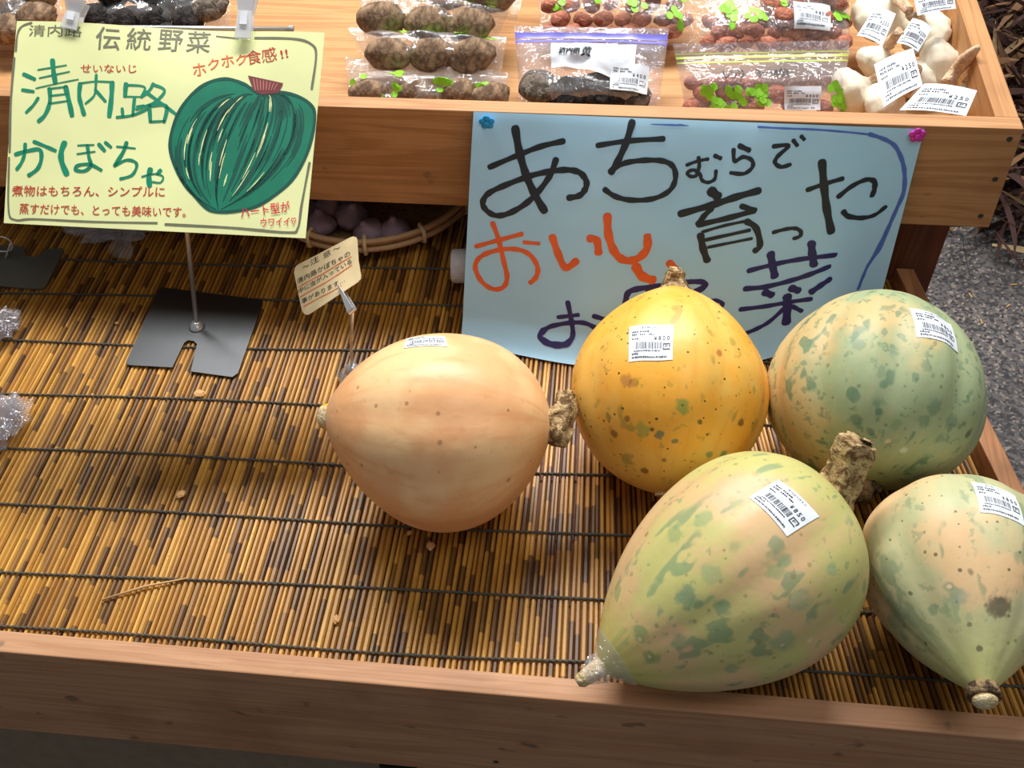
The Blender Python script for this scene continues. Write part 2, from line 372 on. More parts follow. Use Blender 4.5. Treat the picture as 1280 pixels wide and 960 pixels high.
# ---------------------------------------------------------------- lower tray
def railx(y): return 0.3427 - (y - 0.285) * 0.19
tray = empty('display_tray', (0, 0.0, -0.142), 'long low wooden display tray lined with a bamboo mat, holding the pumpkins', 'tray')
YB = 0.86
g = G().box(-1.25, 0.40, -0.0184, 0.0, -0.142, 0.0203); g.build('front_rail', M['rail'], tray, bevel=0.0012)
def skew(x0off, x1off, y0, y1, z0, z1):
    return G().add([(railx(y0) + x0off, y0, z0), (railx(y0) + x1off, y0, z0), (railx(y1) + x1off, y1, z0), (railx(y1) + x0off, y1, z0),
        (railx(y0) + x0off, y0, z1), (railx(y0) + x1off, y0, z1), (railx(y1) + x1off, y1, z1), (railx(y1) + x0off, y1, z1)],
        [(3, 2, 1, 0), (4, 5, 6, 7), (0, 1, 5, 4), (1, 2, 6, 5), (2, 3, 7, 6), (3, 0, 4, 7)])
skew(-0.018, 0, 0.0002, 0.485, -0.142, 0.0203).build('side_rail', M['rail_side'], tray, bevel=0.0012)
g = G().add([(-1.25, 0.0002, -0.018), (railx(0) - 0.018, 0.0002, -0.018), (railx(0.485) - 0.018, 0.485, -0.018), (0.255, 0.486, -0.018), (0.24, YB, -0.018), (-1.25, YB, -0.018),
    (-1.25, 0.0002, -0.006), (railx(0) - 0.018, 0.0002, -0.006), (railx(0.485) - 0.018, 0.485, -0.006), (0.255, 0.486, -0.006), (0.24, YB, -0.006), (-1.25, YB, -0.006)],
    [(5, 4, 3, 2, 1, 0), (6, 7, 8, 9, 10, 11)] + [(i, (i + 1) % 6, 6 + (i + 1) % 6, 6 + i) for i in range(6)])
g.build('tray_bottom', M['post'], tray)
G().box(-1.25, 0.24, YB, YB + 0.018, -0.142, 0.0203).build('back_rail', M['rail'], tray, bevel=0.0012)
for (px, py) in ((620, 952),):
    p = aty(px, py, -0.0186); G().tube([p + Vector((0, 0.002, 0)), p - Vector((0, 0.0006, 0))], 0.0022, 10).build('screw_head', M['screw'], tray)
# cabinet below
cab = empty('cabinet_base', (0, 0.3, -0.75), 'grey-brown cabinet panel in the shade below the front rail of the tray', 'cabinet')
G().box(-1.2, 0.245, 0.03, 0.80, -0.749, -0.1421).build('cabinet_body', M['panel'], cab, bevel=0.002)
p = aty(497, 962, 0.028); G().box(p.x - 0.018, p.x + 0.02, 0.0275, 0.0298, p.z - 0.03, p.z + 0.006).build('finger_slot', M['black'], cab)

# ---------------------------------------------------------------- bamboo mat
mat = empty('bamboo_mat', (0, 0.35, -0.0045), 'golden brown split-bamboo mat bound with dark cords, covering the tray', 'mat')
rs = random.Random(5)
def slatdir(x):
    t = max(0.0, min(1.0, (x + 0.12) / 0.36)); return -0.165 * t * t * (3 - 2 * t)
x = -0.985; slats = []
while x < 0.368:
    w = rs.choice((0.0034, 0.0038, 0.0044, 0.0050, 0.0040)); slats.append((x, w)); x += w + 0.0007
slats = slats[-300:]
for x, w in slats:
    y0 = rs.uniform(0.0005, 0.0045); xr = x + w; y1 = 0.80 if x < 0.24 else 0.49
    d = slatdir(x); sh = 1 + (slatdir(x + 0.005) - slatdir(x)) / 0.005 * y1
    top = -0.0004 + rs.uniform(-0.0006, 0.0); a0 = rs.uniform(-0.0012, 0.0012)
    g = G()
    def sec(y, ws, jx):
        cx = x + w / 2 + d * y + jx; h = w / 2 * ws
        return [(cx - h, y, -0.0038), (cx - h, y, top - 0.0019), (cx - h * 0.5, y, top), (cx + h * 0.5, y, top), (cx + h, y, top - 0.0019), (cx + h, y, -0.0038)]
    S = [sec(y0, 1, 0), sec(y1 * 0.3, 1 + (sh - 1) * 0.3, a0), sec(y1 * 0.65, 1 + (sh - 1) * 0.65, -a0 * 0.6), sec(y1, sh, 0)]
    vs = [p for s_ in S for p in s_]; fs = []
    for k in range(3):
        for i in range(5): fs.append((k * 6 + i, k * 6 + i + 1, k * 6 + 7 + i, k * 6 + 6 + i))
    fs.append((0, 1, 2, 3, 4, 5)); fs.append((23, 22, 21, 20, 19, 18))
    g.add(vs, fs).build('bamboo_slat', M['slat'], mat)
for ci, py in enumerate((808, 733, 650, 579, 507, 437, 378, 333)):
    y = at(400, py).y; g = G(); x0 = at(400, py).x
    for ph in (0, PI):
        pts = []; n = 620
        for i in range(n + 1):
            xx = -1.0 + 1.37 * i / n; yy = y + (xx - x0) * 0.027 + 0.0028 * noise.noise((xx * 3.1, ci * 7.3, 0)) * 2 + 0.0005 * math.cos(i * 1.3 + ph)
            if xx > railx(yy) - 0.022: break
            pts.append((xx, yy, 0.00025 + 0.0005 * math.sin(i * 1.3 + ph)))
        g.tube(pts, 0.0009, 5)
    g.build('binding_cord', M['cord'], mat, smooth=True)

# ---------------------------------------------------------------- upper box
BX0, BX1 = -1.25, 0.3548
ub = empty('display_box', (0, 0.475, 0.0866), 'raised shallow wooden display box holding bagged vegetables and garlic', 'box')
G().add([(BX0, 0.475, 0.0866), (0.3585, 0.475, 0.0866), (0.3585, 0.4934, 0.0866), (BX0, 0.4934, 0.0866), (BX0, 0.475, 0.2010), (BX1, 0.475, 0.2010), (BX1, 0.4934, 0.2010), (BX0, 0.4934, 0.2010)],
    [(3, 2, 1, 0), (4, 5, 6, 7), (0, 1, 5, 4), (1, 2, 6, 5), (2, 3, 7, 6), (3, 0, 4, 7)]).build('front_panel', M['wood_front'], ub, bevel=0.001)
G().box(BX0, 0.332, 0.4936, 0.96, 0.118, 0.130).build('box_floor', M['wood_floor'], ub)
s0 = at(1276, 148, 0.2006); s1 = at(1224, 0, 0.2006); dxy = (s1.x - s0.x) / (s1.y - s0.y)
def sx(y, o): return 0.3545 + dxy * (y - 0.4936) * 0.6 - o
G().add([(sx(0.4936, 0.021), 0.4936, 0.0866), (sx(0.4936, 0), 0.4936, 0.0866), (sx(0.96, 0), 0.96, 0.0866), (sx(0.96, 0.021), 0.96, 0.0866),
    (sx(0.4936, 0.021), 0.4936, 0.2006), (sx(0.4936, 0), 0.4936, 0.2006), (sx(0.96, 0), 0.96, 0.2006), (sx(0.96, 0.021), 0.96, 0.2006)],
    [(3, 2, 1, 0), (4, 5, 6, 7), (0, 1, 5, 4), (1, 2, 6, 5), (2, 3, 7, 6), (3, 0, 4, 7)]).build('side_panel', M['wood_side'], ub, bevel=0.001)
G().box(BX0, 0.352, 0.961, 0.979, 0.0866, 0.2006).build('back_panel', M['wood_side'], ub, bevel=0.001)
for px, py in ((1262, 174), (1244, 224), (1226, 270)):
    p = aty(px, py, 0.4748); G().tube([p + Vector((0, 0.001, 0)), p - Vector((0, 0.0004, 0))], 0.0026, 10).build('screw_head', M['screw'], ub)
def leg(x0, x1, y0, y1, lab):
    t = empty('support_post', ((x0 + x1) / 2, (y0 + y1) / 2, -0.75), lab, 'post')
    G().box(x0, x1, y0, y1, -0.749, 0.0865).build('post_body', M['post'], t, bevel=0.0015)
leg(0.262, 0.331, 0.497, 0.535, 'dark red-brown wooden post holding up the right end of the upper box')
leg(0.262, 0.331, 0.92, 0.958, 'rear wooden post under the far corner of the upper box')

# ================================================================ pumpkins
def pumpkin(name, lab, prm, mat, bend=0.0, seed=0, ribs=10, ribamp=0.012, lump=0.012):
    L, Rr, p, q_, az, el, cx, cy = prm
    a = Vector((math.cos(el) * math.cos(az), math.cos(el) * math.sin(az), math.sin(el)))
    u = a.cross(Vector((0, 0, 1))).normalized(); v = u.cross(a)
    sm = p / (p + q_); nrm = (sm ** p) * ((1 - sm) ** q_); NS, NT_ = 84, 120
    P = []; ax = []; rb = []
    for j in range(NS + 1):
        s = (1 - math.cos(PI * j / NS)) / 2; s = min(max(s, 0.0006), 0.9994)
        r = Rr * (s ** p) * ((1 - s) ** q_) / nrm; cen = a * ((s - 0.5) * L) + Vector((0, 0, 1)) * (bend * ((2 * s - 1) ** 2))
        for i in range(NT_):
            t = 2 * PI * i / NT_; c, sn = math.cos(t), math.sin(t)
            ph = ribs * t + 0.5 * noise.noise((c * 1.5, sn * 1.5, seed))
            k = 1 - ribamp * (0.5 - 0.5 * math.cos(ph)) ** 2 * math.sin(PI * s) ** 0.6 * 2 + lump * noise.noise((c * 1.3 + seed, sn * 1.3, s * 2.5))
            P.append(cen + (u * c + v * sn) * (r * k)); ax.append((c * r, sn * r, (s - 0.5) * L)); rb.append((c, sn, s))
    zc = -min(p_.z for p_ in P) + 0.0004
    C = Vector((cx, cy, zc)); root = empty(name, (cx, cy, 0.0), lab, 'pumpkin')
    g = G(); g.v = [p_ + C for p_ in P]
    for j in range(NS):
        for i in range(NT_):
            k = j * NT_ + i; k2 = j * NT_ + (i + 1) % NT_; g.f.append((k, k2, k2 + NT_, k + NT_))
    n0 = len(g.v); g.f.append(tuple(reversed(range(NT_)))); g.f.append(tuple(range(n0 - NT_, n0)))
    g.a = {'ax': ax, 'rb': rb}
    bvh = BVHTree.FromPolygons(g.v, g.f)
    o = g.build('rind', mat, root, smooth=True)
    tipp = C - a * (L / 2) + Vector((0, 0, bend)); stm = C + a * (L / 2) + Vector((0, 0, bend))
    return dict(mat=mat, bend=bend, root=root, bvh=bvh, a=a, u=u, v=v, C=C, tip=tipp, stem=stm, L=L, R=Rr)
def hit(pk, x, y):
    d = ray(x, y).normalized(); h = pk['bvh'].ray_cast(CAM, d); return (h[0], h[1]) if h[0] else (None, None)
def blots(pk, items):               # marks of the rind at given spots: (px, py, radius in m, colour, strength)
    t = pk['mat'].node_tree; b = t.nodes['Principled BSDF']; N = t.nodes.new; at_ = N('ShaderNodeAttribute'); at_.attribute_name = 'ax'
    nz = N('ShaderNodeTexNoise'); nz.inputs['Scale'].default_value = 170; nz.inputs['Detail'].default_value = 3; t.links.new(at_.outputs['Vector'], nz.inputs['Vector'])
    for x, y, r, col, st in items:
        h = hit(pk, x, y)[0]
        if h is None: continue
        q = h - pk['C']; s_ = q.dot(pk['a']); q = q - Vector((0, 0, 1)) * (pk['bend'] * (2 * s_ / pk['L']) ** 2)
        d = N('ShaderNodeVectorMath'); d.operation = 'DISTANCE'; t.links.new(at_.outputs['Vector'], d.inputs[0]); d.inputs[1].default_value = (q.dot(pk['u']), q.dot(pk['v']), q.dot(pk['a']))
        m = N('ShaderNodeMath'); m.operation = 'MULTIPLY_ADD'; t.links.new(nz.outputs[0], m.inputs[0]); m.inputs[1].default_value = -r * 1.6; t.links.new(d.outputs['Value'], m.inputs[2])
        mr = N('ShaderNodeMapRange'); mr.interpolation_type = 'SMOOTHSTEP'; t.links.new(m.outputs[0], mr.inputs[0]); mr.inputs[1].default_value = -r * 0.15; mr.inputs[2].default_value = r * 0.45; mr.inputs[3].default_value = st; mr.inputs[4].default_value = 0
        mx = N('ShaderNodeMix'); mx.data_type = 'RGBA'; t.links.new(mr.outputs[0], mx.inputs[0]); src = b.inputs['Base Color'].links[0].from_socket
        t.links.new(src, mx.inputs[6]); mx.inputs[7].default_value = (*col, 1); t.links.new(mx.outputs[2], b.inputs['Base Color'])
def put_sticker(pk, corners, price, lift=0.0, W_=None):     # corners TL TR BR BL
    H = [hit(pk, *c)[0] for c in corners]
    ctr = sum((h for h in H if h), Vector()) / len([h for h in H if h])
    # missing corners: complete the parallelogram
    for i in range(4):
        if H[i] is None: H[i] = H[(i + 1) % 4] + H[(i + 3) % 4] - H[(i + 2) % 4]
    n = (H[1] - H[0]).cross(H[3] - H[0]).normalized()
    if n.dot(CAM - ctr) < 0: n = -n
    def fn(u, v, off):
        b = (H[3].lerp(H[2], u)).lerp(H[0].lerp(H[1], u), v)
        h = pk['bvh'].ray_cast(b + n * 0.03, -n)
        q = h[0] if h[0] and (h[0] - b).length < 0.025 else b
        nn = h[1] if h[0] and h[1].dot(n) > 0 else n
        return q + nn * (0.0005 + off)
    sticker(fn, price, pk['root'])
def stemmesh(pk, base, path, radii, mat, name='stem', seed=1, seg=18, rough=0.18, flut=5):
    g = G(); pts = smoothline(path, 5); N = len(pts); ref = None
    def rad(k):
        f = k / (N - 1) * (len(radii) - 1); i = min(int(f), len(radii) - 2); return radii[i] + (radii[i + 1] - radii[i]) * (f - i)
    for k, p in enumerate(pts):
        t = (pts[min(k + 1, N - 1)] - pts[max(k - 1, 0)]).normalized()
        if ref is None: ref = t.orthogonal().normalized()
        ref = (ref - t * ref.dot(t)).normalized(); b = t.cross(ref)
        for i in range(seg):
            a = 2 * PI * i / seg
            rr = rad(k) * (1 + rough * math.sin(flut * a + k * 0.12 + seed) + rough * 1.5 * noise.noise((math.cos(a) * 2 + seed, math.sin(a) * 2, k * 0.45)))
            g.v.append(p + (ref * math.cos(a) + b * math.sin(a)) * rr)
    for k in range(N - 1):
        for i in range(seg):
            a = k * seg + i; b2 = k * seg + (i + 1) % seg; g.f.append((a, b2, b2 + seg, a + seg))
    g.f.append(tuple(reversed(range(seg)))); g.f.append(tuple((N - 1) * seg + i for i in range(seg)))
    return g.build(name, mat, pk['root'], smooth=True)
def stem_material(name, c1, c2):
    k = NT(name, 0.85, 0.2); o = k.obj(); n1 = k.noise(o, 130, 4, 0.65, 0.8); n2 = k.noise(o, 420, 2)
    k.color(k.mix(k.ramp(n1, 0.38, 0.62), c1, c2)).bump(k.math('ADD', n1, k.math('MULTIPLY', n2, 0.4)), 0.9, 0.004); return k.m
M['stem'] = stem_material('dry_stem', lin(112, 84, 54), lin(208, 178, 130))
M['stem_dark'] = stem_material('dark_dry_stem', lin(62, 50, 38), lin(150, 124, 90))
M['scar'] = stem_material('blossom_scar', lin(206, 176, 120), lin(236, 216, 176))
M['scar_y'] = plain('yellow_scar', lin(226, 176, 60), 0.6)

# peach pumpkin
m1 = pumpkin_mat('peach_rind', lin(246, 200, 146), lin(238, 178, 124), 0.5, lin(226, 150, 100), 0.35, lin(196, 140, 90), 0.25, lin(150, 104, 66), 0.6, lin(232, 186, 142), 0.10,
    0.42, fth=0.92, sth=0.66)
P1 = pumpkin('pumpkin', 'smooth peach-coloured pumpkin alone at the left, its pale blossom end pointing left', [0.190, 0.0845, 0.7, 0.6, 0.0388, -0.02, -0.1425, 0.180], m1, 0.013, 1, 9, 0.010, 0.022)
t = P1['tip']; a = P1['a']; t = t + (CAM - t).normalized() * 0.003; a_o = a; a = (a * 0.75 - (CAM - t).normalized() * 0.65).normalized()
G().tube([t + a * 0.004, t - a * 0.002, t - a * 0.0035], [0.0095, 0.0088, 0.006], 18).build('blossom_scar', M['scar'], P1['root'], smooth=True)
G().tube([t + a * 0.006, t - a * 0.0005], [0.0115, 0.0104], 18).build('scar_ring', M['scar_y'], P1['root'], smooth=True)
a = a_o
s = P1['stem']
stemmesh(P1, s, [s - a * 0.006, s + a * 0.004 + Vector((0, 0.004, 0.002)), s + a * 0.010 + Vector((0, 0.012, 0.008)), s + a * 0.011 + Vector((-0.002, 0.026, 0.014))], [0.012, 0.0125, 0.010, 0.007], M['stem'], seed=3)
s1_ = s + a * 0.004
stemmesh(P1, s, [s1_ + Vector((0.002, -0.014, -0.008)), s1_ + Vector((0.004, 0.0, 0.0))], [0.007, 0.011], M['stem'], name='stem_foot', seed=5)
c = [(501, 425.5), (541, 420), (566, 422), (520, 430)]
put_sticker(P1, [(509, 424), (556, 421), (560, 434), (505, 436)], '¥800')

# orange pumpkin
m2 = pumpkin_mat('orange_rind', lin(246, 176, 62), lin(240, 190, 92), 0.52, lin(232, 160, 50), 0.4, lin(140, 138, 62), 0.55, lin(92, 80, 34), 0.95, lin(232, 176, 90), 0.08,
    0.42, fs=190, fth=0.70, sth=0.62, s2th=0.60)
P2 = pumpkin('pumpkin', 'orange pumpkin with green and brown freckles, its stem stub in front of the blue poster', [0.184, 0.0845, 0.60, 0.68, 1.5533, 0.4682, 0.0485, 0.2424], m2, 0, 2, 9, 0.016, 0.022)
s = P2['stem']; a = P2['a']
stemmesh(P2, s, [s - a * 0.008, s + a * 0.003, s + a * 0.009 + Vector((0.0, 0, 0.003)), s + a * 0.014 + Vector((0.001, -0.002, 0.006))], [0.0165, 0.0105, 0.0075, 0.0068], M['stem'], seed=8)
t = P2['tip']; G().tube([t + a * 0.003, t - a * 0.002], 0.006, 14).build('blossom_scar', M['scar'], P2['root'])
put_sticker(P2, [(787, 409), (842, 406), (841, 450), (786, 453)], '¥800')

# big front pumpkin
m3 = pumpkin_mat('pale_green_peach_rind', lin(194, 188, 118), lin(214, 178, 130), 0.50, lin(186, 190, 116), 0.45, lin(104, 142, 106), 0.62, lin(120, 96, 60), 0.4, lin(208, 202, 104), 0.26,
    0.42, spot_scale=50, sth=0.575, s2th=0.60)
P3 = pumpkin('pumpkin', 'large green and peach pumpkin at the front rail, cling film on its pointed end', [0.219, 0.0825, 0.80, 0.46, 0.6336, 0.2373, 0.0880, 0.0540], m3, 0.008, 3, 9, 0.014, 0.018)
a = P3['a']; s = P3['stem']; tp = P3['tip']
e = atplane(1070, 556, s + Vector((0, 0, 0.03)), FWD); s = s + Vector((-0.006, -0.002, 0.006))
stemmesh(P3, s, [s - a * 0.022, s - a * 0.004, s.lerp(e, 0.5), e, e + (e - s).normalized() * 0.004], [0.024, 0.0175, 0.0125, 0.0135, 0.0115], M['stem'], seed=12)
G().tube([tp + a * 0.01, tp - a * 0.006, tp - a * 0.016, tp - a * 0.019], [0.008, 0.0065, 0.0055, 0.003], 14).build('blossom_scar', M['scar'], P3['root'], smooth=True)
def wrapf(u, v):
    t = 2 * PI * u; s = 0.002 + 0.075 * (1 - v) ** 1.0
    L, Rr, p, q_ = 0.219, 0.0825, 0.80, 0.46; sm = p / (p + q_)
    r = Rr * (s ** p) * ((1 - s) ** q_) / ((sm ** p) * ((1 - sm) ** q_)) + 0.0015 + 0.002 * v
    r *= 1 + 0.05 * noise.noise((math.cos(t) * 3, math.sin(t) * 3, v * 6)); 
    if v > 0.85: r = r * (1 - (v - 0.85) / 0.15 * 0.3) + 0.003
    cen = P3['C'] + a * ((s - 0.5) * L - (0.012 * max(0, v - 0.8) / 0.2)) + Vector((0, 0, 0.008 * ((2 * s - 1) ** 2)))
    q = cen + (P3['u'] * math.cos(t) + P3['v'] * math.sin(t)) * r; q.z = max(q.z, 0.001); return q
G().grid(wrapf, 40, 14, True).build('cling_film', M['film_wrap'], P3['root'], smooth=True)
put_sticker(P3, [(973, 600), (1024, 646), (983.5, 671), (936, 622)], '¥850')

# back right
m4 = pumpkin_mat('grey_green_rind', lin(204, 178, 124), lin(160, 172, 130), 0.50, lin(170, 180, 136), 0.45, lin(96, 128, 100), 0.75, lin(96, 104, 70), 0.5, lin(190, 180, 130), 0.10,
    0.5, side=(-0.85, 0.3, 0.0), sth=0.58, s2th=0.545)
P4 = pumpkin('pumpkin', 'round grey-green pumpkin at the back right, dark broken stem pointing toward the viewer', [0.1701, 0.0895, 0.5632, 0.4551, -1.735, -0.44, 0.2223, 0.252], m4, 0, 4, 10, 0.026, 0.014)
a = P4['a']; s = P4['stem']
e4 = at(1072, 612, 0.045)
stemmesh(P4, s, [s - a * 0.01, s + a * 0.004, s.lerp(e4, 0.6) , e4], [0.018, 0.014, 0.011, 0.009], M['stem_dark'], seed=15)
put_sticker(P4, [(1136, 386), (1188, 406), (1197, 441.5), (1145, 422)], '¥850')

# right front
m5 = pumpkin_mat('cream_green_rind', lin(222, 186, 138), lin(186, 186, 142), 0.50, lin(206, 190, 140), 0.35, lin(122, 146, 112), 0.6, lin(84, 82, 56), 0.8, lin(206, 204, 128), 0.32,
    0.5, sth=0.57, s2th=0.58, fs=150, fth=0.66)
P5 = pumpkin('pumpkin', 'cream and green pumpkin cut by the right edge, tip pointing at the front rail', [0.181, 0.0735, 1.04, 0.62, 1.525, -0.10, 0.2675, 0.0700], m5, 0, 5, 9, 0.018, 0.018)
t = P5['tip']; a = P5['a']
G().tube([t + a * 0.008, t + a * 0.0005, t - a * 0.001], [0.0108, 0.0112, 0.0085], 20).build('scar_ring', M['stem_dark'], P5['root'], smooth=True)
G().tube([t + a * 0.003, t - a * 0.003, t - a * 0.0055], [0.0082, 0.0085, 0.0055], 20).build('blossom_scar', M['scar'], P5['root'], smooth=True)
put_sticker(P5, [(1213, 603), (1268, 620), (1281, 659), (1225, 641)], '¥850')
GRN = lin(112, 146, 96); DGR = lin(84, 118, 96); BRN = lin(120, 84, 44); SCB = lin(206, 176, 132); DRK = lin(58, 58, 44); PAL = lin(232, 206, 160)
blots(P1, [(531, 617, .0022, SCB, .9), (545, 618, .0016, PAL, .9), (554, 619, .0016, PAL, .9), (563, 620, .0018, PAL, .9), (571, 620, .0016, PAL, .9), (550, 553, .0024, BRN, .5), (549, 590, .0020, BRN, .5), (635, 513, .0016, BRN, .6), (470, 507, .0016, BRN, .5), (636, 600, .0018, BRN, .5), (583, 528, .0012, BRN, .6)])
blots(P2, [(853, 508, .0065, lin(150, 158, 70), .85), (853, 507, .0015, DRK, .7), (803, 537, .0065, lin(160, 160, 72), .75), (824, 543, .0038, DGR, .8), (843, 552, .0026, DGR, .8), (760, 520, .0032, lin(120, 128, 66), .7), (784, 524, .0028, BRN, .7), (768, 542, .0038, BRN, .75), (783, 476, .0055, lin(190, 130, 66), .8), (792, 478, .004, BRN, .45), (899, 442, .0034, lin(190, 120, 60), .9), (927, 528, .0034, BRN, .85), (875, 528, .0022, DRK, .8), (887, 568, .0036, GRN, .8), (905, 567, .0036, GRN, .8), (805, 588, .003, BRN, .8), (830, 575, .0026, BRN, .7), (753, 434, .003, lin(150, 140, 70), .8), (754, 535, .0018, DRK, .8), (815, 537, .0018, DRK, .8), (832, 461, .0022, lin(170, 130, 70), .7)])
blots(P3, [(859, 747, 0.0081, lin(100, 140, 112), 0.68), (903, 760, 0.0064, lin(104, 142, 108), 0.65), (888, 718, 0.0072, lin(150, 168, 120), 0.61), (844, 668, 0.0064, lin(140, 160, 106), 0.61), (880, 648, 0.0072, lin(138, 160, 106), 0.61), (918, 628, 0.0059, lin(160, 166, 104), 0.54), (917, 683, 0.0043, lin(140, 150, 104), 0.50), (970, 714, 0.0068, lin(150, 168, 118), 0.61), (983, 700, 0.0047, lin(150, 168, 118), 0.58), (1040, 712, 0.0043, lin(144, 172, 128), 0.58), (800, 792, 0.0064, lin(120, 152, 96), 0.65), (800, 799, 0.0017, PAL, 0.68), (812, 821, 0.0051, lin(130, 150, 96), 0.61), (812, 821, 0.0012, PAL, 0.68), (850, 803, 0.0064, lin(130, 152, 112), 0.58), (915, 835, 0.0059, lin(126, 156, 116), 0.58), (980, 803, 0.0093, lin(132, 164, 128), 0.54), (1000, 750, 0.0085, lin(150, 172, 136), 0.50), (1028, 775, 0.0068, SCB, 0.54), (1012, 780, 0.0047, SCB, 0.58), (1040, 768, 0.0043, SCB, 0.58), (1013, 800, 0.0026, PAL, 0.65), (1048, 667, 0.0027, SCB, 0.65), (1066, 679, 0.0026, SCB, 0.61), (1006, 746, 0.0024, SCB, 0.65), (978, 807, 0.0019, PAL, 0.65), (976, 712, 0.0017, PAL, 0.65), (945, 593, 0.0036, lin(190, 160, 96), 0.50), (808, 668, 0.0026, BRN, 0.54), (793, 660, 0.0038, lin(160, 140, 96), 0.50), (905, 688, 0.0015, BRN, 0.50), (947, 802, 0.0026, lin(110, 104, 76), 0.50)])
blots(P4, [(1033, 442, 0.0044, DRK, 0.64), (1037, 466, 0.0024, DRK, 0.64), (1076, 412, 0.0051, lin(112, 138, 110), 0.64), (1074, 430, 0.0051, lin(116, 140, 112), 0.60), (1117, 440, 0.0055, lin(116, 140, 110), 0.64), (1102, 465, 0.0051, lin(122, 146, 112), 0.60), (1098, 500, 0.0051, lin(110, 140, 106), 0.68), (1158, 457, 0.0047, lin(118, 142, 112), 0.64), (1168, 508, 0.0064, lin(110, 138, 108), 0.68), (1155, 525, 0.0051, lin(112, 140, 108), 0.64), (1190, 525, 0.0068, lin(114, 140, 110), 0.64), (1176, 545, 0.0051, lin(112, 140, 108), 0.64), (1120, 528, 0.0051, lin(122, 150, 112), 0.56), (1088, 538, 0.0034, DGR, 0.64), (1111, 550, 0.0026, PAL, 0.72), (1130, 562, 0.0034, lin(206, 222, 200), 0.64), (1210, 543, 0.0031, DRK, 0.64), (1070, 525, 0.0043, DGR, 0.56)])
blots(P5, [(1249, 757, 0.0077, lin(88, 78, 62), 0.81), (1186, 733, 0.0040, lin(140, 150, 120), 0.68), (1186, 733, 0.0018, PAL, 0.77), (1116, 695, 0.0045, lin(170, 176, 134), 0.68), (1213, 714, 0.0027, DRK, 0.59), (1200, 745, 0.0059, lin(150, 166, 140), 0.59), (1165, 760, 0.0040, lin(120, 140, 110), 0.68), (1216, 636, 0.0038, SCB, 0.81), (1120, 775, 0.0108, lin(128, 148, 116), 0.59), (1156, 690, 0.0014, DRK, 0.68), (1224, 810, 0.0020, DRK, 0.68), (1138, 741, 0.0016, DRK, 0.68), (1212, 780, 0.0020, DRK, 0.59), (1157, 804, 0.0018, DRK, 0.59)])
#PART2
# ================================================================ strokes: traced in zoomed crops (x0, y0, scale) of the photograph
def crop(x0, y0, sc): return lambda pts: [(x0 + x / sc, y0 + y / sc) for x, y in pts]
# ---------------------------------------------------------------- blue poster
PW, PZ = 0.4124, 0.2000
poster = empty('paper_poster', (0.06, 0.47, 0.0), 'light blue hand-lettered paper poster pinned to the front of the upper box', 'poster')
def lean(u):
    k = [(0, .1145), (.14, .134), (.25, .128), (.33, .10), (PW, .03)]
    for (a, b), (c, d) in zip(k, k[1:]):
        if u <= c: t = max(0, (u - a) / (c - a)); t = t * t * (3 - 2 * t); return b + (d - b) * t
    return .018
def PS(u, t, off=0.0):
    L = lean(u)
    def pt(t):
        g_ = 0.90 * max(0.0, t) ** 0.9 if t < 0.9 else 0.90 * 0.9 ** 0.9 + (t - 0.9) / 0.1 * (1 - 0.90 * 0.9 ** 0.9)
        z = PZ * (1 - t) if t < 0.9 else PZ * 0.1 * max(0.0, 1 - (t - 0.9) / 0.1) ** 1.4
        z = z + 0.0018
        wav = 0.0025 * math.sin(u * 19 + t * 4) * t * (1 - 0.5 * t) + 0.0015 * noise.noise((u * 14, t * 3, 2.2)) * min(1, t * 3)
        return Vector((-0.1442 + u * (1 + 0.000 * t) - 0.011 * t * (1 - u / PW), 0.4738 - L * g_ + wav - 0.0006, z - 0.003 * u / PW * (1 - t)))
    p = pt(t)
    if off:
        dt = pt(min(1, t + 0.01)) - pt(max(0, t - 0.01)); n = Vector((1, 0, 0)).cross(dt).normalized()
        if n.y > 0: n = -n
        p = p + n * off
    return p
def pix(P):
    d = P - CAM; z = d.dot(FWD); return (640 + FPX * d.dot(RGT) / z, 480 - FPX * d.dot(UPV) / z)
def p_inv(x, y):
    u, t = (x - 585) / 560 * PW, (y - 150) / 290
    for _ in range(14):
        a = pix(PS(u, t)); b = pix(PS(u + 1e-3, t)); c = pix(PS(u, t + 1e-2))
        J = ((b[0] - a[0]) / 1e-3, (c[0] - a[0]) / 1e-2, (b[1] - a[1]) / 1e-3, (c[1] - a[1]) / 1e-2)
        ex, ey = x - a[0], y - a[1]; D = J[0] * J[3] - J[1] * J[2]
        if abs(D) < 1e-6: break
        du = (ex * J[3] - J[1] * ey) / D; dt = (J[0] * ey - J[2] * ex) / D
        u += max(-.05, min(.05, du)); t += max(-.15, min(.15, dt)); t = max(-0.02, min(1.02, t)); u = max(-.01, min(PW + .01, u))
    return (u, t * 0.235)             # v as a length
g = G(); NU, NV = 60, 60
g.grid(lambda u, v: PS(u * PW, v, 0.0), NU, NV)
sheet = g.build('paper_sheet', M['poster'], poster, smooth=True)
PSF = lambda off: (lambda a, b: PS(a, min(1.0, max(0.0, b / 0.235)), off))
A = crop(590, 140, 4.414); B = crop(840, 150, 4.0); Cc = crop(580, 250, 4.267); D = crop(860, 280, 4.923)
def pst(ink, f, sc, pts, w, taper=False):
    px = f(pts)
    if len(px) > 2: px = [tuple(q) for q in smoothline(px, 4)]
    else: px = [tuple(Vector(px[0]).lerp(Vector(px[1]), j / 4)) for j in range(5)]
    uv = [p_inv(*q) for q in px]; ink.stroke(uv, w / sc / 1000 / 1.28, 2, taper)
ik = Ink()
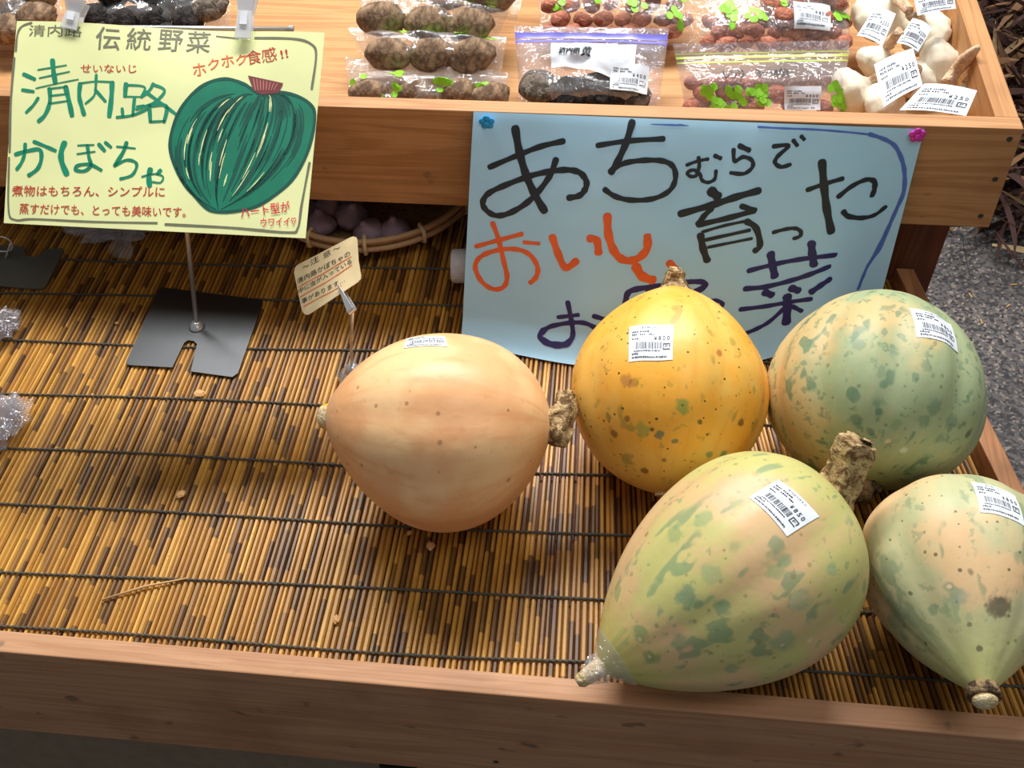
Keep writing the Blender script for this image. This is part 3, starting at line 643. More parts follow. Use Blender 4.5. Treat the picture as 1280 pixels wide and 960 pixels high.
for pts, w in (([(95,305),(250,240),(380,190),(508,160)],30), ([(238,85),(262,220),(300,350),(350,460),(402,548)],42),
    ([(465,258),(430,350),(365,440),(290,510),(200,560),(130,570),(78,540),(60,498),(90,450),(180,405),(330,350),(450,325),(540,320),(600,338),(632,385),(622,430),(590,462),(530,474)],32),
    ([(690,185),(860,160),(1060,148)],27), ([(885,52),(850,170),(800,280),(765,335)],36), ([(775,315),(850,280),(960,266),(1060,272),(1112,305),(1122,370),(1088,435),(1000,478),(880,486),(790,465),(730,425)],28)): pst(ik, A, 4.414, pts, w)
for pts, w in (([(72,226),(130,205),(182,195)],16), ([(132,185),(136,230),(120,278),(88,280),(78,262),(108,250),(138,268),(150,300),(180,312),(213,295),(220,252)],17), ([(212,178),(245,192)],20),
    ([(335,128),(388,152)],24), ([(308,145),(313,205),(355,185),(398,200),(402,235),(360,268),(292,264)],19), ([(505,132),(582,128),(530,180),(515,212),(545,234),(592,222)],20), ([(605,100),(627,128)],19), ([(645,80),(662,98)],18),
    ([(675,350),(760,320),(855,292)],24), ([(750,205),(760,330),(775,450),(797,562)],37), ([(830,385),(900,330),(970,298),(1010,305),(1013,340),(1000,380)],26), ([(855,455),(885,482),(960,488),(1020,470),(1068,432)],26),
    ([(192,352),(232,385)],46), ([(38,470),(200,425),(320,385),(438,352)],34), ([(200,440),(160,480),(128,522)],27), ([(128,524),(280,490),(415,452)],28), ([(345,430),(418,452)],26), ([(142,572),(155,640),(177,705)],34),
    ([(150,560),(260,528),(370,505)],15), ([(370,505),(420,540),(440,625),(412,655)],30), ([(165,600),(390,550)],18), ([(180,636),(400,592)],15), ([(505,562),(570,545),(620,542),(645,560),(637,582),(608,592)],20)): pst(ik, B, 4.0, pts, w)
ik.build('black_lettering', PSF(0.0005), M['ink_black'], sheet)
ik = Ink()
for pts, w in (([(62,248),(180,215),(312,180)],24), ([(152,120),(185,210),(213,330),(230,410),(212,462),(160,475),(100,440),(62,370),(72,320),(120,285),(210,262),(300,266),(360,300),(393,360),(385,410),(352,442)],26), ([(318,225),(402,232)],20),
    ([(470,192),(500,280),(542,360),(602,322)],38), ([(665,205),(708,215),(718,285)],40), ([(765,80),(770,180),(800,270),(850,318),(920,315),(975,262),(978,190)],42), ([(915,350),(950,405),(1012,428)],48), ([(1092,332),(1132,370)],38)): pst(ik, Cc, 4.267, pts, w)
ik.build('orange_lettering', PSF(0.0005), M['ink_orange'], sheet)
ik = Ink()
for pts, w in (([(500,625),(612,612)],22), ([(553,542),(572,640),(580,720),(545,768),(470,770),(412,740),(410,710),(460,675),(560,655),(640,655),(700,680)],26), ([(690,618),(765,640)],26),
    ([(862,560),(872,500),(920,475),(1050,458)],32), ([(1150,440),(1260,435),(1285,455),(1230,490)],30), ([(880,552),(1040,520)],24), ([(980,470),(1000,600)],24)): pst(ik, Cc, 4.267, pts, w)
for pts, w in (([(0,352),(85,350),(112,372),(80,408),(20,432)],24), ([(40,430),(75,468)],22), ([(85,478),(170,470),(212,490),(190,520),(125,542)],26),
    ([(370,288),(540,245),(700,215),(910,190)],32), ([(508,178),(520,250),(535,325)],46), ([(760,112),(764,180),(775,255)],48), ([(348,398),(480,385),(640,345),(760,305),(872,260)],34), ([(468,418),(520,438)],44), ([(632,392),(682,410)],48),
    ([(875,338),(820,375),(755,420)],42), ([(320,525),(480,505),(620,480),(760,460)],30), ([(610,440),(612,500),(604,610)],54), ([(590,520),(500,600),(420,645),(328,682)],30), ([(640,505),(700,535)],30)): pst(ik, D, 4.923, pts, w)
ik.build('navy_lettering', PSF(0.0005), M['ink_navy'], sheet)
ik = Ink()
pst(ik, B, 4, [(430,35),(560,42),(700,47),(850,58),(990,72)], 9)
pst(ik, B, 4, [(985,70),(1060,95),(1115,130),(1150,200),(1163,270),(1158,360),(1120,450),(1080,540),(1040,620),(985,720)], 20)
pst(ik, D, 4.923, [(1242,0),(1180,150),(1110,250),(1070,340),(1048,400)], 24)
ik.build('blue_border_line', PSF(0.0004), M['ink_blue'], sheet); ik = Ink()
pst(ik, A, 4.414, [(985,68),(1100,72),(1195,76)], 9, True); pst(ik, B, 4, [(0,25),(40,24),(75,28)], 6, True)
ik.build('blue_dashes', PSF(0.0004), M['ink_blue'], sheet)
def pin(px, py, mat, lab):
    u, t = p_inv(px, py); c = PS(u, t / 0.235) + Vector((0, -0.0006, 0)); r = empty('push_pin', c, lab, 'pin')
    g = G()
    for k in range(5):
        a_ = k * 2 * PI / 5 + 0.4; g.ball(c + Vector((math.cos(a_) * 0.0042, -0.0022, math.sin(a_) * 0.0042)), 0.0036, 0.0018, 0.0036, 10, 6)
    g.build('petals', mat, r, smooth=True); G().ball(c + Vector((0, -0.0040, 0)), 0.0028, 0.0022, 0.0028, 10, 6).build('pin_head', mat, r, smooth=True)
pin(609, 151, M['pin_blue'], 'blue flower-shaped push pin in the upper left corner of the blue poster')
pin(1146, 167, M['pin_pink'], 'pink flower-shaped push pin in the upper right corner of the blue poster')

# ---------------------------------------------------------------- planar cards
class Card:
    def __init__(s, px, p0, n): s.p = p0; s.n = n; s.c = [atplane(x, y, p0, n) for x, y in px]     # TL TR BR BL
    def loc(s, x, y): return atplane(x, y, s.p, s.n)
def rodrigues(w, v):
    w = Vector(w); return Matrix.Rotation(w.length, 3, w.normalized()) @ Vector(v)
# yellow sign
yc = Vector((-0.3937, 0.3584, 0.2536)); yn = rodrigues((-0.9492, 0.0329, 0.1328), (0, -1, 0)); yx = rodrigues((-0.9492, 0.0329, 0.1328), (1, 0, 0)); yy = yx.cross(yn) * -1
if yy.z < 0: yy = -yy
def to2(x, y): q = atplane(x, y, yc, yn) - yc; return (q.dot(yx), q.dot(yy))
def curl(a, b):
    t = (b - 0.02) / 0.07; w = 0.0
    if t > 0: w = -0.006 * t * t * (0.5 + 0.5 * math.sin(a * 30 + 1.0))
    return w
def Y3(a, b, off=0.0): return yc + yx * a + yy * b + yn * (off + curl(a, b))
ysheet_px = [(20, 25), (130, 26), (270, 28), (310, 34), (406, 41), (394, 170), (382, 298), (190, 288), (5, 279), (9, 150)]
corners = [to2(*p) for p in ((20, 25), (406, 41), (382, 298), (5, 279))]
sign = empty('sign_card', yc, 'pale yellow hand-lettered card with a green pumpkin drawing, clipped to a metal stand', 'sign')
def ymap(u, v):
    tl, tr, br, bl = [Vector(c) for c in corners]; q = bl.lerp(br, u).lerp(tl.lerp(tr, u), v)
    if v > 0.5: q.y -= 0.0025 * math.sin(PI * u) * (v - 0.5) * 0
    return q
g = G()
g.grid(lambda u, v: Y3(*ymap(u, v), 0.0004), 40, 24); g.grid(lambda u, v: Y3(*ymap(u, v), 0.0), 40, 24)
ysh = g.build('card_sheet', M['yellow_card'], sign, smooth=True)
E_ = crop(10, 20, 6.4); F_ = crop(200, 20, 6.4); G_ = crop(5, 160, 5.565); H_ = crop(0, 0, 3.048)
def yst(ink, f, sc, pts, w, k=6, taper=False): ink.stroke([to2(*q) for q in f(pts)], w / sc / 1000 / 1.47, k, taper)
YF = lambda off: (lambda a, b: Y3(a, b, off + 0.0004))
def ytext(ink, f, s, p0, p1, h, sc, weight=0.0):
    UPSIGN[0] = 1; a = to2(*f([p0])[0]); b = to2(*f([p1])[0]); ink.text(s, a, b, h / sc / 1000 / 1.47, weight)
ik = Ink()
for pts, w in (([(240,432),(470,395)],12), ([(253,498),(495,446)],12), ([(225,580),(400,540),(565,508)],10), ([(358,352),(366,440),(382,540)],38), ([(125,465),(218,508)],30), ([(115,592),(208,606)],26), ([(245,655),(205,715),(147,774)],24),
    ([(335,580),(337,690),(300,790),(245,845)],32), ([(320,585),(480,566)],14), ([(462,565),(490,680),(515,800)],38), ([(340,640),(480,624)],14), ([(330,702),(480,680)],14),
    ([(580,540),(572,640),(590,720),(612,792)],34), ([(565,542),(700,525),(850,530)],14), ([(835,530),(830,650),(812,806)],38), ([(708,470),(705,560)],22), ([(705,560),(690,640),(622,702)],18), ([(700,590),(782,685)],24),
    ([(945,540),(938,645)],34), ([(940,553),(1092,568),(1065,652)],18), ([(930,645),(1070,648)],12), ([(1015,650),(1000,800)],26), ([(915,740),(922,810)],24), ([(870,812),(1000,795),(1120,745)],22), ([(1030,725),(1090,715)],14)): yst(ik, E_, 6.4, pts, w)
for pts, w in (([(585,318),(570,345),(540,370)],12), ([(583,322),(628,345),(590,390),(520,418)],11), ([(555,350),(610,390),(672,436)],12), ([(570,402),(574,465)],14), ([(570,404),(634,404),(626,466)],14), ([(572,465),(628,462)],9)): yst(ik, H_, 3.048, pts, w)
for pts, w in (([(80,185),(170,160),(250,152),(262,215),(235,285),(172,332)],27), ([(150,110),(145,180),(125,240),(90,290)],24), ([(208,95),(290,128),(362,160)],24), ([(425,100),(400,170),(405,240),(440,325)],38), ([(515,122),(628,118)],12), ([(510,182),(635,165)],12),
    ([(582,120),(592,200),(606,262),(560,300),(500,292),(516,262),(600,255),(680,295)],24), ([(660,112),(702,160)],26), ([(705,100),(747,135)],22), ([(785,130),(915,143)],13), ([(855,100),(830,170),(770,265)],27), ([(775,262),(850,225),(910,235),(925,270),(890,330),(810,355)],21),
    ([(960,340),(1050,320),(1108,340),(1090,380),(1035,376)],13), ([(1020,285),(1010,340),(1015,405)],36), ([(1092,293),(1068,322)],26)): yst(ik, G_, 5.565, pts, w)
ik.build('green_lettering', YF(0.0003), M['ink_green'], ysh)
ik = Ink()
for pts, w in (([(60,195),(65,130),(82,98),(120,85)],8), ([(55,220),(42,400),(38,580)],9), ([(36,600),(34,800),(60,838),(130,835),(350,845),(600,850)],7), ([(630,855),(880,868),(1095,886),(1135,870),(1150,780),(1180,620)],9), ([(820,130),(905,141)],6), ([(970,141),(1120,148),(1185,168),(1205,210),(1188,340)],9)): yst(ik, H_, 3.048, pts, w)
ytext(ik, H_, '清内路', (108, 137), (312, 142), 46, 3.048, 0.0)
for ch, x, y in (('伝', 362, 188), ('統', 478, 188), ('野', 598, 190), ('菜', 704, 195)): ytext(ik, H_, ch, (x, y), (x + 92, y + 4), 92, 3.048, 0.006)
ik.build('grey_lettering', YF(0.0003), M['ink_grey'], ysh)
ik = Ink()
ytext(ik, H_, 'せいないじ', (308, 278), (520, 278), 34, 3.048, 0.006)
ik.build('red_ruby_lettering', YF(0.0003), M['ink_red'], ysh); ik = Ink()
for ch, x, y, s_ in (('食', 942, 248, 58), ('感', 1000, 240, 58)): ytext(ik, H_, ch, (x, y), (x + s_, y - 9), s_, 3.048, 0.0)
ytext(ik, H_, '!!', (1072, 224), (1100, 219), 34, 3.048, 0.01)
ik.build('red_slogan_lettering', YF(0.0003), M['ink_red'], ysh); ik = Ink()
ytext(ik, H_, '煮物はもちろん、シンプルに', (46, 748), (628, 752), 42, 3.048, 0.008)
ytext(ik, H_, '蒸すだけでも、とっても美味いです。', (74, 816), (708, 830), 42, 3.048, 0.008)
ik.build('red_caption_lettering', YF(0.0003), M['ink_red'], ysh)
ik = Ink()
for ch, x, y, s_ in (('ホ', 738, 292, 50), ('ク', 795, 268, 44), ('ホ', 846, 258, 48), ('ク', 902, 250, 42)): ytext(ik, H_, ch, (x, y), (x + s_, y - 8), s_ * 1.05, 3.048, 0.008)
ik.build('orange_lettering', YF(0.0003), M['ink_orange'], ysh)
ik = Ink()
ytext(ik, H_, 'ハート型が', (920, 832), (1108, 806), 42, 3.048, 0.01); ytext(ik, H_, 'ウワイイ♡', (995, 866), (1130, 860), 34, 3.048, 0.01)
ik.build('pink_lettering', YF(0.0007), M['ink_pink'], ysh)
# drawing of the pumpkin
out = [(940,325),(900,308),(860,300),(810,308),(760,335),(710,385),(672,450),(650,530),(655,600),(690,680),(740,745),(790,795),(830,808),(900,805),(970,790),(1040,750),(1110,690),(1160,610),(1190,520),(1200,440),(1185,400),(1140,370),(1070,352),(1000,362)]
ik = Ink(); ol = smoothline(out + [out[0]], 4)[:-1]; cen_ = (915, 560)
for i in range(len(ol)):
    a_ = ol[i]; b_ = ol[(i + 1) % len(ol)]; A0 = Vector(to2(*H_([cen_])[0])); A1 = Vector(to2(*H_([tuple(a_)])[0])); A2 = Vector(to2(*H_([tuple(b_)])[0]))
    for j in range(8):
        f0, f1 = j / 8, (j + 1) / 8; P4_ = [A0.lerp(A1, f0), A0.lerp(A1, f1), A0.lerp(A2, f1), A0.lerp(A2, f0)]
        ik.poly(P4_ if j else P4_[:3])
ik.build('drawn_pumpkin', YF(0.0002), M['ink_mid_green'], ysh)
ik = Ink(); rd = random.Random(3); yst(ik, H_, 3.048, out + [out[0]], 12, 4)
def bow(k, t):                         # meridian k in -1..1 of the drawn pumpkin, from the stem to the tip
    tp_ = Vector((985 + k * 40, 362)); bt = Vector((835 + k * 12, 798)); side = 1 if k > 0 else -1
    c1 = Vector((985 + k * (330 if k < 0 else 290), 330 - 20 * abs(k))); c2 = Vector((830 + k * (300 if k < 0 else 420), 660 + (20 * abs(k))))
    return tp_ * (1 - t) ** 3 + c1 * 3 * t * (1 - t) ** 2 + c2 * 3 * t * t * (1 - t) + bt * t ** 3
for i in range(95):
    k = rd.uniform(-0.95, 0.95); t0 = rd.uniform(0, 0.6); t1 = min(1, t0 + rd.uniform(0.15, 0.5))
    yst(ik, H_, 3.048, [tuple(bow(k, t0 + (t1 - t0) * j / 5)) for j in range(6)], rd.uniform(4, 13), 3, True)
ik.build('drawn_dark_streaks', YF(0.00035), M['ink_deep_green'], ysh)
ik = Ink()
for i in range(26):
    k = rd.choice((-0.75, -0.55, -0.3, -0.1, 0.1, 0.35, 0.6)) + rd.uniform(-0.06, 0.06); t0 = rd.uniform(0.12, 0.75); t1 = min(0.97, t0 + rd.uniform(0.07, 0.2))
    yst(ik, H_, 3.048, [tuple(bow(k, t0 + (t1 - t0) * j / 5)) for j in range(6)], rd.uniform(3, 6), 3, True)
ik.build('drawn_pale_streaks', YF(0.0005), M['yellow_card'], ysh)
ik = Ink(); ik.poly([to2(*p) for p in H_([(945,288),(1080,318),(1062,355),(1000,362),(968,348)])]); ik.build('drawn_stem', YF(0.0005), M['ink_stem'], ysh)
ik = Ink()
for i in range(8): yst(ik, H_, 3.048, [(966 + i * 13, 300 + i * 3), (974 + i * 10, 345)], 4)
ik.build('drawn_stem_lines', YF(0.0007), M['ink_stem_light'], ysh)
# stand of the yellow sign
base = at(247, 411); st = empty('sign_stand', base, 'metal sign stand with a square dark base plate holding up the yellow card', 'stand')
pl = [at(*p) for p in ((158, 457), (200, 361), (212, 362), (325, 376), (329, 380), (297, 471), (291, 473), (240, 466), (248, 430), (240, 427), (231, 429), (216, 461), (160, 457))]
pl = [at(158, 455), at(199, 363), at(204, 361), at(325, 376), at(329, 380), at(298, 468), at(291, 473), at(239, 466), at(247, 432), at(243, 428), at(236, 427), at(231, 430), at(216, 461), at(162, 458)]
G().prism([Vector((p.x, p.y, 0.0006)) for p in pl], (0, 0, 0.0016)).build('base_plate', M['dark_steel'], st)
ptop = Y3(*to2(202, 31), -0.0085); G().tube([base + Vector((0, 0, 0.002)), ptop], 0.0024, 12).build('pole', M['steel'], st, smooth=True)
G().tube([base + Vector((0, 0, 0.0022)), base + Vector((0, 0, 0.004)), base + Vector((0, 0, 0.009))], [0.0085, 0.007, 0.0042], 16).build('pole_collar', M['steel'], st, smooth=True)
b0 = Y3(*to2(16, 26), -0.0085); b1 = Y3(*to2(362, 31), -0.0085)
G().tube([b0, b1], 0.0021, 10).build('crossbar', M['steel'], st, smooth=True); dd = (b1 - b0).normalized()
G().tube([b1 - dd * 0.002, b1 + dd * 0.002], 0.0034, 12).build('bar_end', M['steel'], st)
def clip(px0, py0, px1, py1, w):
    a_ = Vector(to2(px0, py0)); b_ = Vector(to2(px1, py1)); d = (b_ - a_).normalized(); n = Vector((-d.y, d.x)) * w / 2; g = G()
    def P_(q, off): return yc + yx * q.x + yy * q.y + yn * off
    for o0, o1 in ((0.0016, 0.004), (-0.0075, -0.0055)):
        g.prism([P_(a_ - n * 1.15, o0 + 0.003), P_(a_ + n * 1.15, o0 + 0.003), P_(a_.lerp(b_, .4) + n * 0.75, o0), P_(b_ + n * 0.85, o0), P_(b_ - n * 0.85, o0), P_(a_.lerp(b_, .4) - n * 0.75, o0)], yn * (o1 - o0))
    o = g.build('clip', M['clip'], st, bevel=0.0004)
    m_ = a_.lerp(b_, 0.45); mm = a_.lerp(b_, 0.72)
    G().prism([P_(m_ - n * 0.38, 0.0045), P_(m_ + n * 0.38, 0.0045), P_(mm + n * 0.38, 0.0045), P_(mm - n * 0.38, 0.0045)], yn * 0.0012).build('clip_pad', M['white_plastic'], o)
clip(97, 2, 87, 38, 0.0165); clip(309, -8, 304, 50, 0.0165)

# ---------------------------------------------------------------- small notice card on its little stand
sc_ = Vector((-0.2514, 0.2962, 0.1498)); RV = (-1.1194, -0.5518, -0.2341); sn = rodrigues(RV, (0, -1, 0)); sxv = rodrigues(RV, (1, 0, 0)); syv = rodrigues(RV, (0, 0, 1))
def so2(x, y): q = atplane(x, y, sc_, sn) - sc_; return (q.dot(sxv), q.dot(syv))
def S3(a, b, off=0.0): return sc_ + sxv * a + syv * b + sn * (off + 0.35 * a * a)
J_ = crop(360, 290, 8.725)
note = empty('notice_card', sc_, 'small cream notice card with rounded corners and red-underlined writing, beside the peach pumpkin', 'card')
rp = J_([(85,392),(110,362),(690,60),(715,52),(750,60),(762,90),(775,320),(802,480),(800,515),(770,550),(240,900),(210,908),(180,890),(160,860),(75,450)])
poly = [so2(*p) for p in rp]; g = G(); cc = so2(411, 345); n = len(poly)
for o_ in (0.0, 0.0006):
    k0 = len(g.v); g.v.append(S3(*cc, o_))
    for i in range(n):
        for j in range(1, 5):
            q = Vector(cc).lerp(Vector(poly[i]), j / 4); g.v.append(S3(q.x, q.y, o_))
    for i in range(n):
        i2 = (i + 1) % n; a0 = k0 + 1 + i * 4; b0_ = k0 + 1 + i2 * 4; g.f.append((k0, a0, b0_))
        for j in range(3): g.f.append((a0 + j, a0 + j + 1, b0_ + j + 1, b0_ + j))
nsh = g.build('card_sheet', M['cream_card'], note)
def sst(ink, pts, w): ink.stroke([so2(*q) for q in J_(pts)], w / 8.725 / 1000 / 1.35, 5)
def stext(ink, s, p0, p1, h, wt=0.004): UPSIGN[0] = 1; ink.text(s, so2(*J_([p0])[0]), so2(*J_([p1])[0]), h / 8.725 / 1000 / 1.35, wt)
ik = Ink()
stext(ik, '〜', (170, 405), (240, 370), 22); stext(ik, '注', (255, 375), (350, 318), 72); stext(ik, '意', (395, 300), (480, 252), 72, 0.0); stext(ik, '〜', (500, 212), (575, 180), 22)
stext(ik, '清内路かぼちゃの', (115, 575), (690, 262), 66); stext(ik, '中に虫が入っている', (130, 680), (708, 345), 62); stext(ik, '事があります…', (165, 790), (630, 545), 60)
ik.build('black_lettering', lambda a, b: S3(a, b, 0.0009), M['ink_black'], nsh)
ik = Ink()
for pts in ([(125,605),(250,530),(400,450),(560,350),(700,272)], [(145,712),(260,640),(420,550),(560,460),(705,362)], [(180,815),(330,730),(470,660),(590,590)]): sst(ik, pts, 9)
ik.build('red_underlines', lambda a, b: S3(a, b, 0.0009), M['ink_orange'], nsh)
nb = at(443, 473, 0.0); ns = empty('card_stand', nb, 'small silver clip stand with a clear round base holding the cream notice card', 'stand')
G().tube([nb + Vector((0, 0, h)) for h in (0.0006, 0.003, 0.008, 0.012, 0.014)], [0.0150, 0.0155, 0.013, 0.0075, 0.003], 24).build('clear_base', film('clear_acrylic', (0.8, 0.82, 0.84), 0.12, 10, 0.0), ns, smooth=True)
G().tube([nb + Vector((0, 0.0, h)) for h in (0.0125, 0.0165, 0.021)], [0.0078, 0.0065, 0.002], 18).build('base_cap', M['steel'], ns, smooth=True)
ce = S3(*so2(*J_([(690, 850)])[0]), -0.002); G().tube([nb + Vector((0, 0, 0.018)), nb.lerp(ce, 0.5) + Vector((-0.001, 0, 0.009)), ce], 0.0014, 8).build('wire', M['steel'], ns, smooth=True)
q0 = S3(*so2(*J_([(570, 590)])[0]), 0.0022); q1 = S3(*so2(*J_([(690, 850)])[0]), 0.001)
w0 = (q1 - q0).normalized().cross(sn) 
g = G(); g.prism([q0 - w0 * 0.0008, q0 + w0 * 0.0008, q1 + w0 * 0.0034, q1 - w0 * 0.0034], sn * 0.0012)
g.prism([q0 - w0 * 0.0008 - sn * 0.004, q0 + w0 * 0.0008 - sn * 0.004, q1 + w0 * 0.0034 - sn * 0.004, q1 - w0 * 0.0034 - sn * 0.004], -sn * 0.0012)
g.tube([q1 - w0 * 0.0036 - sn * 0.0015, q1 + w0 * 0.0036 - sn * 0.0015], 0.0028, 10); g.build('clip', M['steel'], ns, bevel=0.0003)

# ---------------------------------------------------------------- grey plate stand at the left edge
lp = empty('metal_plate', at(20, 335), 'flat grey metal base plate with a notch, cut by the left edge', 'plate')
pts = [at(*p, 0.001) for p in ((-60, 352), (-20, 356), (30, 361), (53, 362), (58, 358), (80, 314), (78, 311), (60, 312), (52, 318), (47, 322), (33, 321), (31, 316), (30, 310), (20, 308), (8, 308), (-14, 306), (-35, 305))]
G().prism([Vector((p.x, p.y, 0.0007)) for p in pts], (0, 0, 0.0016)).build('base_plate', M['grey_steel'], lp)
g = G(); c0 = at(2, 306, 0.02); pts = [c0 + Vector((0.011 * math.cos(t / 9 * 2 * PI * 1.15 - 0.8), 0.003 * math.sin(t), 0.011 * math.sin(t / 9 * 2 * PI * 1.15 - 0.8))) for t in range(10)] + [at(7, 322, 0.004), at(10, 318, 0.003)]
g.tube(smoothline(pts, 4), 0.0009, 7).build('wire_curl', M['steel'], lp, smooth=True)

# ---------------------------------------------------------------- basket with bulbs under the upper box
bc = Vector((-0.290, 0.598, 0.0)); bk = empty('woven_basket', bc, 'round shallow woven bamboo basket in the shade below the upper box', 'basket')
M['weave'] = plain('basket_weave', lin(150, 116, 74), 0.75); M['basket_rim'] = plain('basket_rim', lin(184, 146, 104), 0.6); M['tie'] = plain('basket_tie', lin(206, 178, 130), 0.6)
RB = 0.121
g = G()
for k in range(3): g.tube([bc + Vector((math.cos(t / 60 * 2 * PI) * (RB + 0.002 - (k == 1) * 0.004), math.sin(t / 60 * 2 * PI) * (RB + 0.002 - (k == 1) * 0.004), 0.031 - k * 0.0055)) for t in range(61)], 0.0034, 8, False)
g.build('rim', M['basket_rim'], bk, smooth=True)
for k in range(12):
    a_ = k * 2 * PI / 12 + 0.13; d = Vector((math.cos(a_), math.sin(a_), 0)); tt = Vector((-d.y, d.x, 0))
    G().tube([bc + d * (RB - 0.005) + tt * 0.0015 * 0 + Vector((0, 0, 0.026)), bc + d * (RB - 0.002) + Vector((0, 0, 0.036)), bc + d * (RB + 0.0065) + Vector((0, 0, 0.032)), bc + d * (RB + 0.0070) + Vector((0, 0, 0.018)), bc + d * (RB - 0.001) + Vector((0, 0, 0.013))], 0.0024, 6).build('rim_tie', M['tie'], bk, smooth=True)
g = G()
def bowl(x, y, dz): 
    r = math.hypot(x, y) / RB; return bc + Vector((x, y, 0.0035 + 0.024 * r ** 4 + dz))
for dirn in (0, 1):
    for k in range(-19, 20):
        c_ = k * 0.0062; h = math.sqrt(max(0, (RB - 0.002) ** 2 - c_ * c_)); pts = []
        for j in range(25):
            s_ = -h + 2 * h * j / 24; x_, y_ = (c_, s_) if dirn == 0 else (s_, c_)
            pts.append((x_, y_, 0.0009 * (1 if ((int(round(s_ / 0.0062)) + k + dirn) % 2 == 0) else -1)))
        for sgn in (0,):
            n0 = len(g.v); hw = 0.0024
            for x_, y_, dz in pts:
                o_ = Vector((hw, 0, 0)) if dirn == 0 else Vector((0, hw, 0)); b_ = bowl(x_, y_, dz); g.v += [b_ - o_, b_ + o_]
            for j in range(24): g.f.append((n0 + 2 * j, n0 + 2 * j + 1, n0 + 2 * j + 3, n0 + 2 * j + 2))
w_ = g.build('weave', M['weave'], bk); w_['kind'] = 'stuff'

def bulb_mesh(c, r, axis, name_root, mats, seed, cloves=9, neck=1.0, bend=Vector((0, 0, 0)), stemlen=1.0):
    axis = Vector(axis).normalized(); u = axis.orthogonal().normalized(); v = axis.cross(u); g = G(); N = 20; Mm = 36
    def ring(s, j):
        prof = [(0, .05), (.04, .30), (.12, .62), (.28, .93), (.42, 1.0), (.56, .93), (.70, .66), (.80, .38), (.90, .22), (1.0, .17)]
        for (a_, b_), (c_, d_) in zip(prof, prof[1:]):
            if s <= c_: t = (s - a_) / (c_ - a_); t = t * t * (3 - 2 * t); return b_ + (d_ - b_) * t
        return .17
    def fn(uu, vv):
        t = 2 * PI * uu; rr = r * ring(vv, 0); env = max(0, math.sin(PI * min(1, vv / 0.85)))
        rr *= 1 - 0.085 * env * abs(math.sin(cloves / 2 * t + seed)) ** 0.6 * 0 + 0.10 * env * (abs(math.cos(cloves / 2 * t + seed)) ** 0.8 - 0.65) + 0.05 * noise.noise((math.cos(t) + seed, math.sin(t), vv * 2))
        return c + axis * ((vv - 0.42) * 1.75 * r) + (u * math.cos(t) + v * math.sin(t)) * rr
    g.grid(fn, Mm, N, True); n0 = len(g.v); g.f.append(tuple(n0 - Mm + i for i in range(Mm))); g.f.append(tuple(reversed(range(Mm))))
    return g
M['purple_bulb'] = plain('purple_bulb_skin', lin(150, 126, 140), 0.6, 0, 0.15, 60)
def garlic_mat():
    k = NT('garlic_skin', 0.45, 0.45); o = k.obj(); n1 = k.noise(k.scale(o, (1, 1, 0.6)), 70, 4, 0.6, 0.6)
    c = k.mix(k.ramp(n1, 0.35, 0.7), lin(246, 242, 226), lin(232, 222, 196)); c = k.mix(k.ramp(k.noise(o, 26, 2), 0.5, 0.8, 0, 0.4), c, lin(226, 190, 160))
    k.color(c).bump(n1, 0.35, 0.002); return k.m
M['garlic'] = garlic_mat(); M['garlic_stem'] = stem_material('garlic_stem', lin(204, 164, 132), lin(234, 206, 172))
bpos = [(400, 282, .019), (440, 272, .019), (461, 291, .018), (493, 289, .018), (412, 262, .018), (381, 268, .018), (436, 250, .017)]
for i, (px, py, r) in enumerate(bpos):
    c = at(px, py, 0.022); c.z = 0.0070 + r * 0.86
    t = empty('purple_bulb', (c.x, c.y, 0.004), ('leftmost' , 'second from left, in the middle row', 'third from left in the front row', 'rightmost', 'upper left', 'far left, half behind the card', 'upper middle')[i] + ' of the dull purple bulbs in the basket', 'garlic', 'purple bulbs in the woven basket')
    ax_ = Vector((0.25 * math.sin(i * 2.1), 0.25 * math.cos(i * 1.7), 1)); bulb_mesh(c, r, ax_, t, None, i).build('bulb_skin', M['purple_bulb'], t, smooth=True)

# ---------------------------------------------------------------- white tube behind the poster
c0 = at(565, 333, 0.019); c0.z = 0.0195; dr = Vector((0.98, 0.06, 0)).normalized()
wt = empty('white_tube', (c0.x, c0.y, 0.0005), 'end of a white plastic tube lying on the mat behind the blue poster', 'tube')
G().tube([c0, c0 + dr * 0.0015, c0 + dr * 0.13, c0 + dr * 0.131], [0.0165, 0.0182, 0.0182, 0.0165], 28).build('tube_body', M['white_plastic'], wt, smooth=False)

# ---------------------------------------------------------------- bags
def film_sheet(Q, T, seed, crk=0.004, up=True, nu=34, nv=26, flat=0.22):
    """Q: world corners TL TR BR BL; returns function and grid"""
    n = (Q[1] - Q[0]).cross(Q[3] - Q[0]).normalized()
    if n.z < 0: n = -n
    def fn(u, v, off=0.0):            # v = 0 at the closed bottom, 1 at the open top
        def prof(v):
            if v < 0.5: return min(1.0, max(0.0, v) / 0.12) ** 0.5
            t = min(1.0, (v - 0.5) / (0.5 - flat * 0.4)); return 1 - t * t * (3 - 2 * t) * 0.5 - t * 0.5
        b = (Q[3].lerp(Q[2], u)).lerp(Q[0].lerp(Q[1], u), v)
        vv = min(1, v / (1 - flat)); bulge = (max(0.0, math.sin(PI * min(1, max(0, u)))) ** 0.25) * prof(v)
        ck = noise.noise((u * 7 + seed, v * 6, seed * 0.7)) + 0.5 * noise.noise((u * 17, v * 13 + seed, 3.1))
        edge = min(1, 8 * u, 8 * (1 - u))
        if up: return b + n * (T * bulge + crk * ck * (0.35 + bulge * 0.6) * edge + off + 0.0012)
        return b + n * (0.0003 * ck + off)
    return fn, n
